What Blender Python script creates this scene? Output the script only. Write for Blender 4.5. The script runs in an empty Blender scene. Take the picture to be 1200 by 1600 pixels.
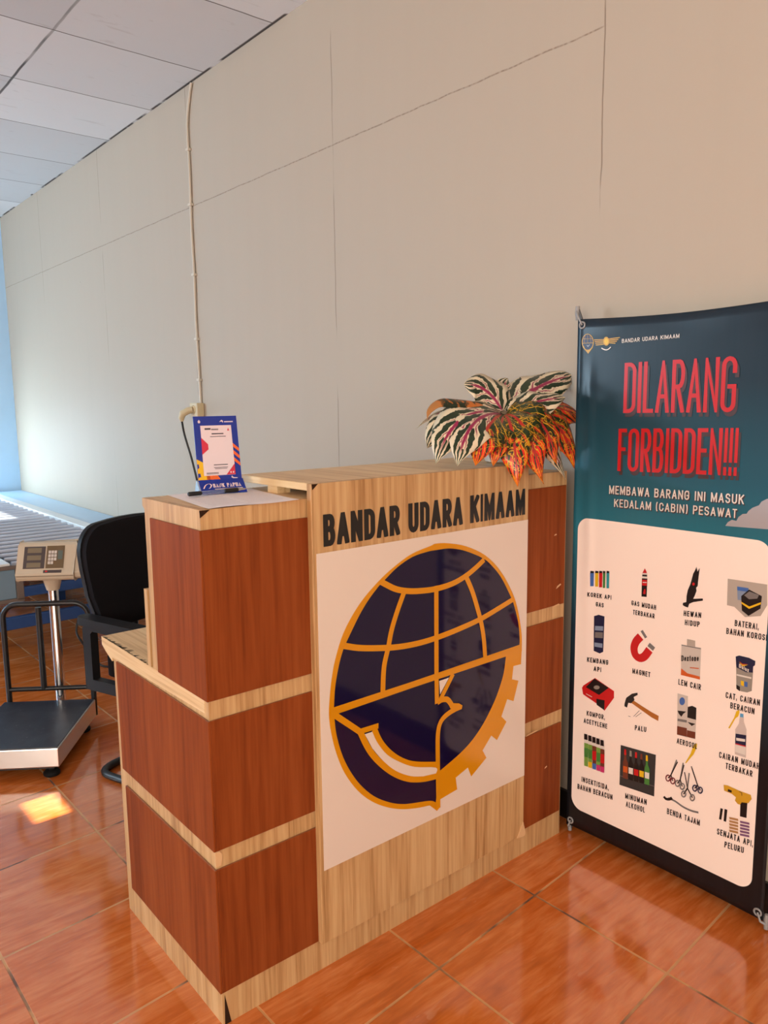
import bpy, bmesh, math, random
from math import sin, cos, pi, radians
from mathutils import Vector, Matrix
from mathutils.geometry import tessellate_polygon

random.seed(7)
SC = bpy.context.scene
COL = SC.collection

# ------------------------------------------------------------------ camera, sky, sun, window light, exposure
cam_data = bpy.data.cameras.new('camera')
cam_data.sensor_fit = 'HORIZONTAL'
cam_data.sensor_width = 24.0
cam_data.lens = 24.0 * 1215.26 / 1200.0
cam_data.clip_start = 0.02
cam = bpy.data.objects.new('camera', cam_data)
COL.objects.link(cam)
_yaw, _pitch, _roll = radians(50.381), radians(8.2076), radians(-0.6814)
_f = Vector((-sin(_yaw) * cos(_pitch), cos(_yaw) * cos(_pitch), -sin(_pitch)))
_r = Vector((cos(_yaw), sin(_yaw), 0))
_u = _r.cross(_f)
_r2 = _r * cos(_roll) + _u * sin(_roll)
_u2 = -_r * sin(_roll) + _u * cos(_roll)
cam.matrix_world = Matrix(((_r2.x, _u2.x, -_f.x, 0), (_r2.y, _u2.y, -_f.y, 0), (_r2.z, _u2.z, -_f.z, 1.38), (0, 0, 0, 1)))
SC.camera = cam

world = bpy.data.worlds.new('world')
SC.world = world
world.use_nodes = True
bg = world.node_tree.nodes['Background']
bg.inputs[0].default_value = (0.62, 0.80, 1.0, 1)
bg.inputs[1].default_value = 1.6

def lamp_area(name, loc, target, sx, sy, watts, color):
    l = bpy.data.lights.new(name, 'AREA')
    l.shape = 'RECTANGLE'; l.size = sx; l.size_y = sy
    l.energy = watts; l.color = color
    o = bpy.data.objects.new(name, l); COL.objects.link(o)
    o.location = loc
    o.rotation_euler = (Vector(target) - Vector(loc)).to_track_quat('-Z', 'Y').to_euler()
    return o

sun = bpy.data.lights.new('sun', 'SUN')
sun.energy = 60.0; sun.angle = radians(0.12); sun.color = (1.0, 0.93, 0.82)
sun_o = bpy.data.objects.new('sun', sun); COL.objects.link(sun_o)
sun_o.rotation_euler = Vector((0, cos(radians(17)), -sin(radians(17)))).to_track_quat('-Z', 'Y').to_euler()
lamp_area('skylight_at_added_high_window', (-6.55, -3.93, 2.11), (-6.55, 2, .7), 1.75, .40, 230, (0.62, 0.84, 1.0))  # bluish sky light set in the added high window
lamp_area('skylight_at_baggage_hatch', (-7.66, 1.25, .94), (-4.2, 1.9, .80), .60, .60, 22, (0.60, 0.83, 1.0))
lamp_area('daylight_at_front_windows', (1.55, -3.93, 1.7), (1.6, 2, 2.8), 3.3, 1.45, 235, (1.0, 0.91, 0.79))
lamp_area('daylight_at_side_window', (3.93, -1.2, 1.7), (-4, -0.6, 6.0), 2.6, 1.5, 64, (1.0, 0.90, 0.79))

SC.view_settings.view_transform = 'Standard'
SC.view_settings.look = 'None'
SC.view_settings.exposure = -0.2
SC.view_settings.gamma = 1.0
SC.view_settings.use_curve_mapping = False

# ------------------------------------------------------------------ helpers
WORLD_LOC = {}

class MB:
    """collects shapes for ONE mesh object"""
    def __init__(s):
        s.v = []; s.f = []; s.m = []; s.uv = {}
    def quad(s, a, b, c, d, mi=0):
        n = len(s.v); s.v += [tuple(a), tuple(b), tuple(c), tuple(d)]; s.f.append((n, n + 1, n + 2, n + 3)); s.m.append(mi)
    def box(s, x0, y0, z0, x1, y1, z1, mi=0):
        n = len(s.v)
        s.v += [(x0, y0, z0), (x1, y0, z0), (x1, y1, z0), (x0, y1, z0), (x0, y0, z1), (x1, y0, z1), (x1, y1, z1), (x0, y1, z1)]
        for q in ((0, 3, 2, 1), (4, 5, 6, 7), (0, 1, 5, 4), (1, 2, 6, 5), (2, 3, 7, 6), (3, 0, 4, 7)):
            s.f.append(tuple(n + k for k in q)); s.m.append(mi)
        return s
    def tube(s, pts, r, n=12, mi=0, caps=True, closed=False):
        pts = [Vector(p) for p in pts]
        k = len(pts); base = len(s.v)
        rr = r if isinstance(r, (list, tuple)) else [r] * k
        up = None
        for i in range(k):
            a = pts[i - 1] if (i > 0 or closed) else pts[i]
            b = pts[(i + 1) % k] if (i < k - 1 or closed) else pts[i]
            t = (b - a).normalized()
            if up is None:
                up = t.orthogonal().normalized()
            up = (up - t * up.dot(t)).normalized()
            w = t.cross(up)
            for j in range(n):
                an = 2 * pi * j / n
                s.v.append(tuple(pts[i] + (up * cos(an) + w * sin(an)) * rr[i]))
        for i in range(k if closed else k - 1):
            for j in range(n):
                a = base + i * n + j; b = base + i * n + (j + 1) % n
                c = base + ((i + 1) % k) * n + (j + 1) % n; d = base + ((i + 1) % k) * n + j
                s.f.append((a, b, c, d)); s.m.append(mi)
        if caps and not closed:
            s.f.append(tuple(base + j for j in range(n))[::-1]); s.m.append(mi)
            s.f.append(tuple(base + (k - 1) * n + j for j in range(n))); s.m.append(mi)
        return s
    def lathe(s, prof, cx=0, cy=0, n=28, mi=0):
        base = len(s.v)
        for r, z in prof:
            for j in range(n):
                s.v.append((cx + r * cos(2 * pi * j / n), cy + r * sin(2 * pi * j / n), z))
        for i in range(len(prof) - 1):
            for j in range(n):
                s.f.append((base + i * n + j, base + i * n + (j + 1) % n, base + (i + 1) * n + (j + 1) % n, base + (i + 1) * n + j)); s.m.append(mi)
        s.f.append(tuple(base + j for j in range(n))[::-1]); s.m.append(mi)
        k = len(prof) - 1
        s.f.append(tuple(base + k * n + j for j in range(n))); s.m.append(mi)
        return s
    def poly2(s, pts, fn, mi=0):
        """filled 2D polygon, mapped to space by fn(a, b)"""
        n = len(s.v)
        for p in pts: s.v.append(tuple(fn(p[0], p[1])))
        for t in tessellate_polygon([[Vector((p[0], p[1], 0)) for p in pts]]):
            s.f.append(tuple(n + i for i in t)); s.m.append(mi)
        return s
    def prism(s, pts, fn, d0, d1, mi=0):
        """2D polygon extruded from depth d0 to d1; fn(a, b, d)"""
        n = len(s.v); k = len(pts)
        for d in (d0, d1):
            for p in pts: s.v.append(tuple(fn(p[0], p[1], d)))
        for t in tessellate_polygon([[Vector((p[0], p[1], 0)) for p in pts]]):
            s.f.append(tuple(n + i for i in t)); s.m.append(mi)
            s.f.append(tuple(n + k + i for i in reversed(t))); s.m.append(mi)
        for i in range(k):
            j = (i + 1) % k
            s.f.append((n + i, n + j, n + k + j, n + k + i)); s.m.append(mi)
        return s
    def stroke(s, pts, w, fn, mi=0, closed=False, clip=None, ext=0.0, miter=6.0):
        P = [Vector((p[0], p[1])) for p in pts]
        P = [p for i, p in enumerate(P) if i == 0 or (p - P[i - 1]).length > 1e-6]
        if closed and (P[0] - P[-1]).length < 1e-7: P.pop()
        k = len(P)
        if not closed and ext:
            P[0] = P[0] + (P[0] - P[1]).normalized() * ext
            P[-1] = P[-1] + (P[-1] - P[-2]).normalized() * ext
        L = []; R = []
        for i in range(k):
            d0 = (P[i] - P[i - 1]).normalized() if (i > 0 or closed) else None
            d1 = (P[(i + 1) % k] - P[i]).normalized() if (i < k - 1 or closed) else None
            if d0 is None: d0 = d1
            if d1 is None: d1 = d0
            n0 = Vector((-d0.y, d0.x)); n1 = Vector((-d1.y, d1.x))
            m = n0 + n1
            if m.length < 1e-5: m = n0.copy()
            m.normalize()
            c = max(m.dot(n0), 1.0 / miter)
            L.append(P[i] + m * (w / 2 / c)); R.append(P[i] - m * (w / 2 / c))
        for i in range(k if closed else k - 1):
            j = (i + 1) % k
            q = [L[i], L[j], R[j], R[i]]
            if clip: q = clip_poly(q, clip)
            if len(q) < 3: continue
            n = len(s.v)
            for p in q: s.v.append(tuple(fn(p.x, p.y)))
            s.f.append(tuple(range(n, n + len(q)))); s.m.append(mi)
        return s
    def build(s, name, mats, parent=None, bevel=0.0, smooth=False, seg=2, local=False):
        me = bpy.data.meshes.new(name)
        off = Vector((0, 0, 0))
        if parent is not None and not local: off = WORLD_LOC[parent.name]
        me.from_pydata([tuple(Vector(p) - off) for p in s.v], [], s.f)
        if not isinstance(mats, (list, tuple)): mats = [mats]
        for m in mats: me.materials.append(m)
        for p, mi in zip(me.polygons, s.m): p.material_index = mi
        if s.uv:
            ul = me.uv_layers.new(name='UVMap')
            for lp in me.loops: ul.data[lp.index].uv = s.uv.get(lp.vertex_index, (0, 0))
        me.validate(); me.update()
        if smooth:
            for p in me.polygons: p.use_smooth = True
        o = bpy.data.objects.new(name, me); COL.objects.link(o)
        if parent is not None:
            o.parent = parent
            WORLD_LOC[o.name] = Vector(off)
        else: WORLD_LOC[o.name] = Vector((0, 0, 0))
        if smooth:
            try: me.set_sharp_from_angle(angle=radians(40))
            except Exception: pass
        if bevel:
            b = o.modifiers.new('bevel', 'BEVEL'); b.width = bevel; b.segments = seg; b.limit_method = 'ANGLE'
        return o

def clip_poly(q, box):
    x0, y0, x1, y1 = box
    for ax, val, sg in ((0, x0, 1), (0, x1, -1), (1, y0, 1), (1, y1, -1)):
        out = []
        for i in range(len(q)):
            a = q[i]; b = q[(i + 1) % len(q)]
            da = (a[ax] - val) * sg; db = (b[ax] - val) * sg
            if da >= 0: out.append(a)
            if (da >= 0) != (db >= 0):
                out.append(a + (b - a) * (da / (da - db)))
        q = out
        if len(q) < 3: return []
    return q

def smooth_pts(pts, sub=5, closed=False):
    P = [Vector(p) for p in pts]; k = len(P); out = []
    rng = range(k if closed else k - 1)
    for i in rng:
        p1 = P[i]; p2 = P[(i + 1) % k]
        p0 = P[i - 1] if (i > 0 or closed) else p1
        p3 = P[(i + 2) % k] if (i + 2 < k or closed) else p2
        for j in range(sub):
            t = j / sub
            out.append(0.5 * ((2 * p1) + (p2 - p0) * t + (2 * p0 - 5 * p1 + 4 * p2 - p3) * t * t + (3 * p1 - p0 - 3 * p2 + p3) * t ** 3))
    if not closed: out.append(P[-1])
    return [tuple(p) for p in out]

def thing(name, label, cat, loc, rotz=0.0, group=None):
    o = bpy.data.objects.new(name, None); COL.objects.link(o)
    o.empty_display_size = 0.1
    o.location = loc; o.rotation_euler = (0, 0, rotz)
    o['label'] = label; o['category'] = cat
    if group: o['group'] = group
    WORLD_LOC[o.name] = Vector(loc)
    return o

def tag(o, label, cat, group=None):
    o['label'] = label; o['category'] = cat
    if group: o['group'] = group
    return o

def struct(o):
    o['kind'] = 'structure'
    return o

# ------------------------------------------------------------------ materials
def srgb(r, g, b):
    f = lambda c: (c / 255 / 12.92) if c / 255 <= 0.04045 else ((c / 255 + 0.055) / 1.055) ** 2.4
    return (f(r), f(g), f(b), 1)

class NT:
    def __init__(s, name, rough=0.5, spec=0.5, metal=0.0, coat=0.0):
        s.mat = bpy.data.materials.new(name); s.mat.use_nodes = True
        s.t = s.mat.node_tree; s.b = s.t.nodes['Principled BSDF']
        s.b.inputs['Roughness'].default_value = rough
        s.b.inputs['Specular IOR Level'].default_value = spec
        s.b.inputs['Metallic'].default_value = metal
        s.b.inputs['Coat Weight'].default_value = coat
        s.b.inputs['Coat Roughness'].default_value = 0.06
        s._co = None
    def n(s, typ, **kw):
        x = s.t.nodes.new(typ)
        for k, v in kw.items(): setattr(x, k, v)
        return x
    def link(s, a, b): s.t.links.new(a, b)
    def set(s, sock, val):
        if hasattr(val, 'is_linked') or isinstance(val, bpy.types.NodeSocket): s.link(val, sock)
        else: sock.default_value = val
    def co(s, kind='Object'):
        if s._co is None: s._co = s.n('ShaderNodeTexCoord')
        return s._co.outputs[kind]
    def sep(s, vec):
        x = s.n('ShaderNodeSeparateXYZ'); s.link(vec, x.inputs[0]); return x.outputs
    def comb(s, x, y, z):
        c = s.n('ShaderNodeCombineXYZ')
        for i, v in enumerate((x, y, z)): s.set(c.inputs[i], v)
        return c.outputs[0]
    def math(s, op, a, b=0.0, c=0.0, clamp=False):
        m = s.n('ShaderNodeMath', operation=op, use_clamp=clamp)
        s.set(m.inputs[0], a); s.set(m.inputs[1], b); s.set(m.inputs[2], c)
        return m.outputs[0]
    def scale(s, vec, sc, off=(0, 0, 0)):
        m = s.n('ShaderNodeMapping'); s.link(vec, m.inputs[0])
        m.inputs['Scale'].default_value = sc; m.inputs['Location'].default_value = off
        return m.outputs[0]
    def noise(s, vec, sc=1.0, detail=3.0, dist=0.0, rough=0.5):
        x = s.n('ShaderNodeTexNoise'); s.link(vec, x.inputs['Vector'])
        x.inputs['Scale'].default_value = sc; x.inputs['Detail'].default_value = detail
        x.inputs['Distortion'].default_value = dist; x.inputs['Roughness'].default_value = rough
        return x.outputs['Fac']
    def ramp(s, fac, stops, interp='LINEAR'):
        r = s.n('ShaderNodeValToRGB'); s.link(fac, r.inputs[0])
        cr = r.color_ramp; cr.interpolation = interp
        while len(cr.elements) < len(stops): cr.elements.new(0.5)
        for e, (p, c) in zip(cr.elements, stops):
            e.position = p; e.color = c if len(c) == 4 else (*c, 1)
        return r.outputs[0]
    def mix(s, fac, a, b, blend='MIX'):
        m = s.n('ShaderNodeMix', data_type='RGBA', blend_type=blend)
        s.set(m.inputs[0], fac); s.set(m.inputs[6], a); s.set(m.inputs[7], b)
        return m.outputs[2]
    def step(s, x, lo, hi):
        m = s.n('ShaderNodeMapRange', interpolation_type='SMOOTHSTEP')
        s.set(m.inputs[0], x); s.set(m.inputs[1], lo); s.set(m.inputs[2], hi)
        return m.outputs[0]
    def color(s, c): s.set(s.b.inputs['Base Color'], c); return s
    def bump(s, h, strength=0.2, dist=0.01):
        b = s.n('ShaderNodeBump'); b.inputs['Strength'].default_value = strength; b.inputs['Distance'].default_value = dist
        s.link(h, b.inputs['Height']); s.link(b.outputs[0], s.b.inputs['Normal']); return s

def flat(name, c, rough=0.5, spec=0.5, metal=0.0, coat=0.0, var=0.06):
    t = NT(name, rough, spec, metal, coat)
    nz = t.noise(t.co(), 9.0, 3)
    t.color(t.mix(t.math('MULTIPLY', nz, var * 2), c, (c[0] * 0.55, c[1] * 0.55, c[2] * 0.55, 1)))
    return t.mat

def wood_mat(name, light, mid, dark, axis, fine=70, broad=9, rough=0.4, spec=0.4, stretch=0.035, coat=0.0):
    t = NT(name, rough, spec, 0, coat)
    k = {'X': (stretch, 1, 1), 'Y': (1, stretch, 1), 'Z': (1, 1, stretch)}[axis]
    v = t.scale(t.co(), k)
    a = t.noise(v, broad, 4, 0.8); b = t.noise(v, fine, 3, 0.2); c = t.noise(v, fine * 2.6, 2)
    f = t.math('ADD', t.math('MULTIPLY', a, 0.48), t.math('ADD', t.math('MULTIPLY', b, 0.37), t.math('MULTIPLY', c, 0.15)))
    t.color(t.ramp(f, [(0.36, dark), (0.485, mid), (0.60, light)]))
    t.bump(b, 0.04, 0.002)
    return t.mat

M = {}
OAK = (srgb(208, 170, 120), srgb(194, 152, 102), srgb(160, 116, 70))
OAK_LIT_TOP = (srgb(232, 200, 152), srgb(222, 186, 136), srgb(194, 152, 102))  # paler tan tops, lightened in colour for missing light from above
for ax in 'XYZ': M['oak' + ax] = wood_mat('oak_laminate_' + ax.lower(), *(OAK_LIT_TOP if ax == 'X' else OAK), ax, fine=110, broad=30, rough=0.42, spec=0.35)
MAH = (srgb(146, 74, 34), srgb(134, 64, 27), srgb(110, 48, 18))
M['mahogany'] = wood_mat('mahogany_laminate', *MAH, 'Z', fine=60, broad=7, rough=0.5, spec=0.08, stretch=0.05)
M['mahogany_edge'] = flat('mahogany_slab_edge', srgb(150, 95, 60), 0.5)
M['dark_hole'] = flat('broken_laminate_core', srgb(52, 34, 22), 0.9, 0.1)
M['raw_edge'] = flat('raw_board_edge', srgb(220, 178, 130), 0.7, 0.2)
M['scuff'] = flat('worn_black_scuff', srgb(40, 34, 32), 0.8, 0.2)

def tile_floor():
    t = NT('glazed_terracotta_tiles', 0.15, 1.0, 0, 0.4)
    x, y, z = t.sep(t.co())
    # tile grid measured on the floor: corner, and the two edge directions
    ox, oy = -1.2517, 1.1951
    ux, uy, vx, vy = 0.4002, 0.0069, -0.0304, 0.3988
    det = ux * vy - uy * vx
    dx = t.math('SUBTRACT', x, ox); dy = t.math('SUBTRACT', y, oy)
    i = t.math('ADD', t.math('MULTIPLY', dx, vy / det), t.math('MULTIPLY', dy, -vx / det))
    j = t.math('ADD', t.math('MULTIPLY', dx, -uy / det), t.math('MULTIPLY', dy, ux / det))
    e = []
    for c in (i, j):
        fr = t.math('FRACT', c)
        e.append(t.math('MINIMUM', fr, t.math('SUBTRACT', 1.0, fr)))
    d = t.math('MINIMUM', e[0], e[1])
    grout = t.math('SUBTRACT', 1.0, t.step(d, 0.0058, 0.0102))
    cell = t.comb(t.math('FLOOR', i), t.math('FLOOR', j), 0.0)
    wn = t.n('ShaderNodeTexWhiteNoise', noise_dimensions='3D'); t.link(cell, wn.inputs['Vector'])
    va = t.n('ShaderNodeVectorMath', operation='ADD')
    sc = t.n('ShaderNodeVectorMath', operation='SCALE'); t.link(wn.outputs['Color'], sc.inputs[0]); sc.inputs['Scale'].default_value = 7.0
    t.link(t.co(), va.inputs[0]); t.link(sc.outputs[0], va.inputs[1])
    mp = t.n('ShaderNodeMapping'); t.link(va.outputs[0], mp.inputs[0])
    mp.inputs['Rotation'].default_value = (0, 0, radians(14)); mp.inputs['Scale'].default_value = (1.0, 0.13, 1.0)
    s1 = t.noise(mp.outputs[0], 26, 4, 1.1, 0.6); s2 = t.noise(mp.outputs[0], 95, 3, 0.4); s3 = t.noise(va.outputs[0], 5, 3)
    f = t.math('ADD', t.math('MULTIPLY', s1, 0.5), t.math('ADD', t.math('MULTIPLY', s2, 0.25), t.math('MULTIPLY', s3, 0.25)))
    tint = t.math('MULTIPLY', t.math('SUBTRACT', wn.outputs['Value'], 0.5), 0.07)
    colr = t.ramp(t.math('ADD', f, tint), [(0.32, srgb(172, 84, 30)), (0.48, srgb(203, 107, 44)), (0.64, srgb(226, 138, 78))])
    # a light hairline where streaks run
    hair = t.step(t.noise(mp.outputs[0], 40, 2, 2.2), 0.66, 0.72)
    colr = t.mix(t.math('MULTIPLY', hair, 0.35), colr, srgb(220, 150, 105))
    g = t.noise(t.co(), 6, 3)
    gc = t.ramp(g, [(0.36, srgb(96, 60, 34)), (0.50, srgb(208, 152, 94))])
    t.color(t.mix(grout, colr, gc))
    rg = t.math('ADD', 0.08, t.math('MULTIPLY', s1, 0.10))
    t.set(t.b.inputs['Roughness'], t.math('MAXIMUM', rg, t.math('MULTIPLY', grout, 0.7)))
    h = t.math('SUBTRACT', t.math('MULTIPLY', s2, 0.05), grout)
    t.bump(h, 0.35, 0.0015)
    return t.mat
M['floor'] = tile_floor()

def wall_board(name, base, seams_x0, seam_step, z_seam, horiz_axis):
    t = NT(name, 0.62, 0.3)
    x, y, z = t.sep(t.co())
    hx = x if horiz_axis == 'X' else y
    nz = t.noise(t.co(), 2.3, 4); fine = t.noise(t.co(), 60, 3)
    wob = t.math('MULTIPLY', t.math('SUBTRACT', t.noise(t.co(), 7.0, 2), 0.5), 0.012)
    fr = t.math('FRACT', t.math('DIVIDE', t.math('ADD', t.math('SUBTRACT', hx, seams_x0), t.math('ADD', wob, 50 * seam_step)), seam_step))
    dv = t.math('MULTIPLY', t.math('MINIMUM', fr, t.math('SUBTRACT', 1.0, fr)), seam_step)
    vline = t.math('SUBTRACT', 1.0, t.step(dv, 0.0006, 0.0034))
    vline = t.math('MULTIPLY', vline, t.step(nz, 0.42, 0.56))
    dh = t.math('ABSOLUTE', t.math('SUBTRACT', t.math('ADD', z, wob), z_seam))
    hline = t.math('SUBTRACT', 1.0, t.step(dh, 0.0008, 0.0036))
    hline = t.math('MULTIPLY', hline, t.math('ADD', 0.35, t.math('MULTIPLY', t.step(fine, 0.35, 0.6), 0.65)))
    hline = t.math('MULTIPLY', hline, t.math('SUBTRACT', 1.0, t.step(hx, -1.44, -1.40)))
    # nail heads in a row beside the seams
    vr = t.n('ShaderNodeTexVoronoi', feature='F1'); t.link(t.co(), vr.inputs['Vector']); vr.inputs['Scale'].default_value = 4.2
    dots = t.math('MULTIPLY', t.math('SUBTRACT', 1.0, t.step(vr.outputs['Distance'], 0.012, 0.026)), t.step(t.noise(t.co(), 3.1, 1), 0.50, 0.56))
    line = t.math('MAXIMUM', t.math('MAXIMUM', vline, hline), t.math('MULTIPLY', dots, 0.7), clamp=True)
    st = t.noise(t.scale(t.co(), (1, 1, 0.06)), 9, 3)
    b2 = tuple(c * 0.90 for c in base[:3]) + (1,)
    c = t.mix(t.math('MULTIPLY', st, 0.5), base, b2)
    t.color(t.mix(t.math('MULTIPLY', line, 0.75), c, srgb(118, 98, 80)))
    t.bump(t.math('SUBTRACT', t.math('MULTIPLY', fine, 0.1), line), 0.2, 0.002)
    return t.mat
M['wall'] = wall_board('painted_board_wall', srgb(184, 170, 152), -1.414, 1.303, 2.415, 'X')
M['wall_plain'] = flat('painted_plain_wall', srgb(224, 218, 208), 0.7, 0.3)
M['wall_blue'] = flat('pale_blue_painted_wall', srgb(186, 222, 250), 0.6, 0.3)
M['sun_blocker'] = flat('grey_sun_blocker', srgb(150, 145, 138), 0.9, 0.1)  # for the added wall that stops the sun
M['skirt'] = flat('black_skirting_tile', srgb(22, 20, 20), 0.35, 0.5)

def ceiling_mat():
    t = NT('white_ceiling_panels', 0.7, 0.25)
    x, y, z = t.sep(t.co())
    wob = t.math('MULTIPLY', t.math('SUBTRACT', t.noise(t.co(), 5.0, 2), 0.5), 0.01)
    def line(c, x0, stp, w):
        fr = t.math('FRACT', t.math('DIVIDE', t.math('ADD', t.math('SUBTRACT', c, x0), t.math('ADD', wob, 40 * stp)), stp))
        d = t.math('MULTIPLY', t.math('MINIMUM', fr, t.math('SUBTRACT', 1.0, fr)), stp)
        return t.math('SUBTRACT', 1.0, t.step(d, w * 0.4, w))
    nz = t.noise(t.co(), 2.0, 3)
    lx = line(x, -3.13, 0.654, 0.0045); ly = line(y, 1.262, 1.3, 0.009)
    ly = t.math('MULTIPLY', ly, t.math('ADD', 0.45, t.math('MULTIPLY', t.step(nz, 0.4, 0.6), 0.55)))
    edge = t.math('MULTIPLY', t.step(y, 1.982, 1.990), t.step(t.noise(t.co(), 3.3, 3), 0.46, 0.53))
    l = t.math('MAXIMUM', t.math('MAXIMUM', lx, ly), edge)
    cell = t.comb(t.math('FLOOR', t.math('DIVIDE', t.math('ADD', x, 3.13), 0.654)), t.math('FLOOR', t.math('DIVIDE', t.math('SUBTRACT', y, 1.262), 1.3)), 0.0)
    wn = t.n('ShaderNodeTexWhiteNoise', noise_dimensions='3D'); t.link(cell, wn.inputs['Vector'])
    c = t.ramp(wn.outputs['Value'], [(0.0, srgb(206, 212, 216)), (0.5, srgb(230, 235, 238)), (1.0, srgb(236, 241, 244))])
    sm = t.step(t.noise(t.scale(t.co(), (6, 1.2, 1)), 3, 4, 1.5), 0.62, 0.72)
    c = t.mix(t.math('MULTIPLY', sm, 0.14), c, srgb(120, 110, 100))
    t.color(t.mix(t.math('MULTIPLY', l, 0.92), c, srgb(44, 40, 38)))
    return t.mat
M['ceiling'] = ceiling_mat()

PAL = dict(ink=(24, 20, 22), pale=(226, 216, 206), greypale=(204, 192, 182), red=(196, 26, 30), shadow=(72, 50, 52), blue=(66, 104, 172), yellow=(226, 182, 30), green=(70, 128, 58),
           teal=(52, 150, 160), navy=(28, 34, 66), paleblue=(132, 148, 172), grey=(122, 116, 114), greyphoto=(180, 168, 156), silver=(150, 142, 132), orange=(206, 92, 36),
           brown=(112, 56, 40), wood=(176, 104, 40), bottle=(206, 190, 182), skyblue=(92, 158, 200), lime=(120, 158, 70), pink=(196, 52, 110), darkphoto=(52, 52, 54),
           maroon=(110, 30, 40), gold=(206, 156, 40), brass=(178, 132, 84), purple=(126, 86, 122), cloud=(168, 164, 168))
PALM = {}
def paint(k):
    if k.startswith('r_'): k = k[2:]
    if k not in PALM:
        PALM[k] = flat('printed_' + k, srgb(*PAL[k]), 0.34, 0.45, var=0.04)
    return PALM[k]

# ------------------------------------------------------------------ stroke lettering
def arc(cx, cy, rx, ry, a0, a1, n=8):
    return [(cx + rx * cos(radians(a0 + (a1 - a0) * i / n)), cy + ry * sin(radians(a0 + (a1 - a0) * i / n))) for i in range(n + 1)]
def glyphs(q):
  e = max(.12, min(.32, .5 * q))
  r5 = max(.08, min(.23, .42 * q))
  return {
 'A': (1.08, [[(0, 0), (.5, 1), (1, 0)], [(.2, .30), (.8, .30)]]),
 'B': (1.0, [[(0, 0), (0, 1)], [(0, 1), (.58, 1)] + arc(.58, .77, .37, .23, 90, -90)[1:] + [(0, .54)], [(0, .54), (.6, .54)] + arc(.6, .27, .40, .27, 90, -90)[1:] + [(0, 0)]]),
 'C': (1.0, [arc(.5, 1 - e, .5, e, 0, 180) + arc(.5, e, .5, e, 180, 360)]),
 'D': (1.0, [[(0, 0), (0, 1), (.42, 1)] + arc(.42, 1 - e * 1.1, .58, e * 1.1, 90, 0)[1:] + arc(.42, e * 1.1, .58, e * 1.1, 0, -90) + [(0, 0)]]),
 'E': (.88, [[(1, 1), (0, 1), (0, 0), (1, 0)], [(0, .52), (.88, .52)]]),
 'F': (.84, [[(1, 1), (0, 1), (0, 0)], [(0, .52), (.85, .52)]]),
 'G': (1.05, [[(1, .76)] + arc(.5, 1 - e, .5, e, 0, 180) + arc(.5, e, .5, e, 180, 360) + [(1, .46), (.58, .46)]]),
 'H': (1.02, [[(0, 0), (0, 1)], [(1, 0), (1, 1)], [(0, .52), (1, .52)]]),
 'I': (.30, [[(.5, 0), (.5, 1)]]),
 'J': (.8, [[(1, 1), (1, .3)] + arc(.5, .3, .5, .3, 0, -180)]),
 'K': (1.05, [[(0, 0), (0, 1)], [(1, 1), (.05, .42)], [(.36, .62), (1, 0)]]),
 'L': (.84, [[(0, 1), (0, 0), (1, 0)]]),
 'M': (1.25, [[(0, 0), (0, 1), (.5, .12), (1, 1), (1, 0)]]),
 'N': (1.05, [[(0, 0), (0, 1), (1, 0), (1, 1)]]),
 'O': (1.05, [arc(.5, 1 - e, .5, e, 0, 180) + arc(.5, e, .5, e, 180, 360) + [(1, 1 - e)]]),
 'P': (.96, [[(0, 0), (0, 1)], [(0, 1), (.58, 1)] + arc(.58, .74, .42, .26, 90, -90)[1:] + [(0, .48)]]),
 'R': (1.0, [[(0, 0), (0, 1)], [(0, 1), (.58, 1)] + arc(.58, .745, .40, .255, 90, -90)[1:] + [(0, .49)], [(.45, .49), (1, 0)]]),
 'S': (.98, [arc(.5, .75, .48, .25, 15, 180) + [(.03, .68), (.12, .58), (.5, .51), (.88, .43), (.98, .32)] + arc(.5, .25, .48, .25, 0, -165)]),
 'T': (.9, [[(0, 1), (1, 1)], [(.5, 1), (.5, 0)]]),
 'U': (1.02, [[(0, 1), (0, e)] + arc(.5, e, .5, e, 180, 360) + [(1, 1)]]),
 'W': (1.4, [[(0, 1), (.25, 0), (.5, .85), (.75, 0), (1, 1)]]),
 'Y': (1.0, [[(0, 1), (.5, .45), (1, 1)], [(.5, .45), (.5, 0)]]),
 '(': (.46, [arc(1.0, .5, 1.0, .62, 115, 245)]), ')': (.46, [arc(0, .5, 1.0, .62, 65, -65)]),
 '!': (.26, [[(.5, .30), (.5, 1)], [(.5, 0), (.5, .10)]]),
 ',': (.26, [[(.6, .16), (.4, -.12)]]), '.': (.26, [[(.5, 0), (.5, .10)]]),
 'e': (.8, [[(.05, .36), (.95, .36)] + arc(.5, .36, .45, .34, 0, 320, 12)[1:]]),
 'x': (.8, [[(0, 0), (1, .7)], [(0, .7), (1, 0)]]), 't': (.6, [[(.4, .95), (.4, .1), (.9, .0)], [(0, .7), (.9, .7)]]),
 'o': (.85, [arc(.5, .35, .5, .35, 0, 360, 14)]), 'n': (.8, [[(0, 0), (0, .7)], [(0, .45)] + arc(.5, .42, .5, .28, 160, 0) + [(1, 0)]]),
 'u': (.8, [[(0, .7), (0, .28)] + arc(.5, .28, .5, .28, 180, 360) + [(1, .7), (1, 0)]]), 'l': (.3, [[(.5, 0), (.5, 1)]]),
 ' ': (.55, []),
}
GW = {c: v[0] for c, v in glyphs(.6).items()}
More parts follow.
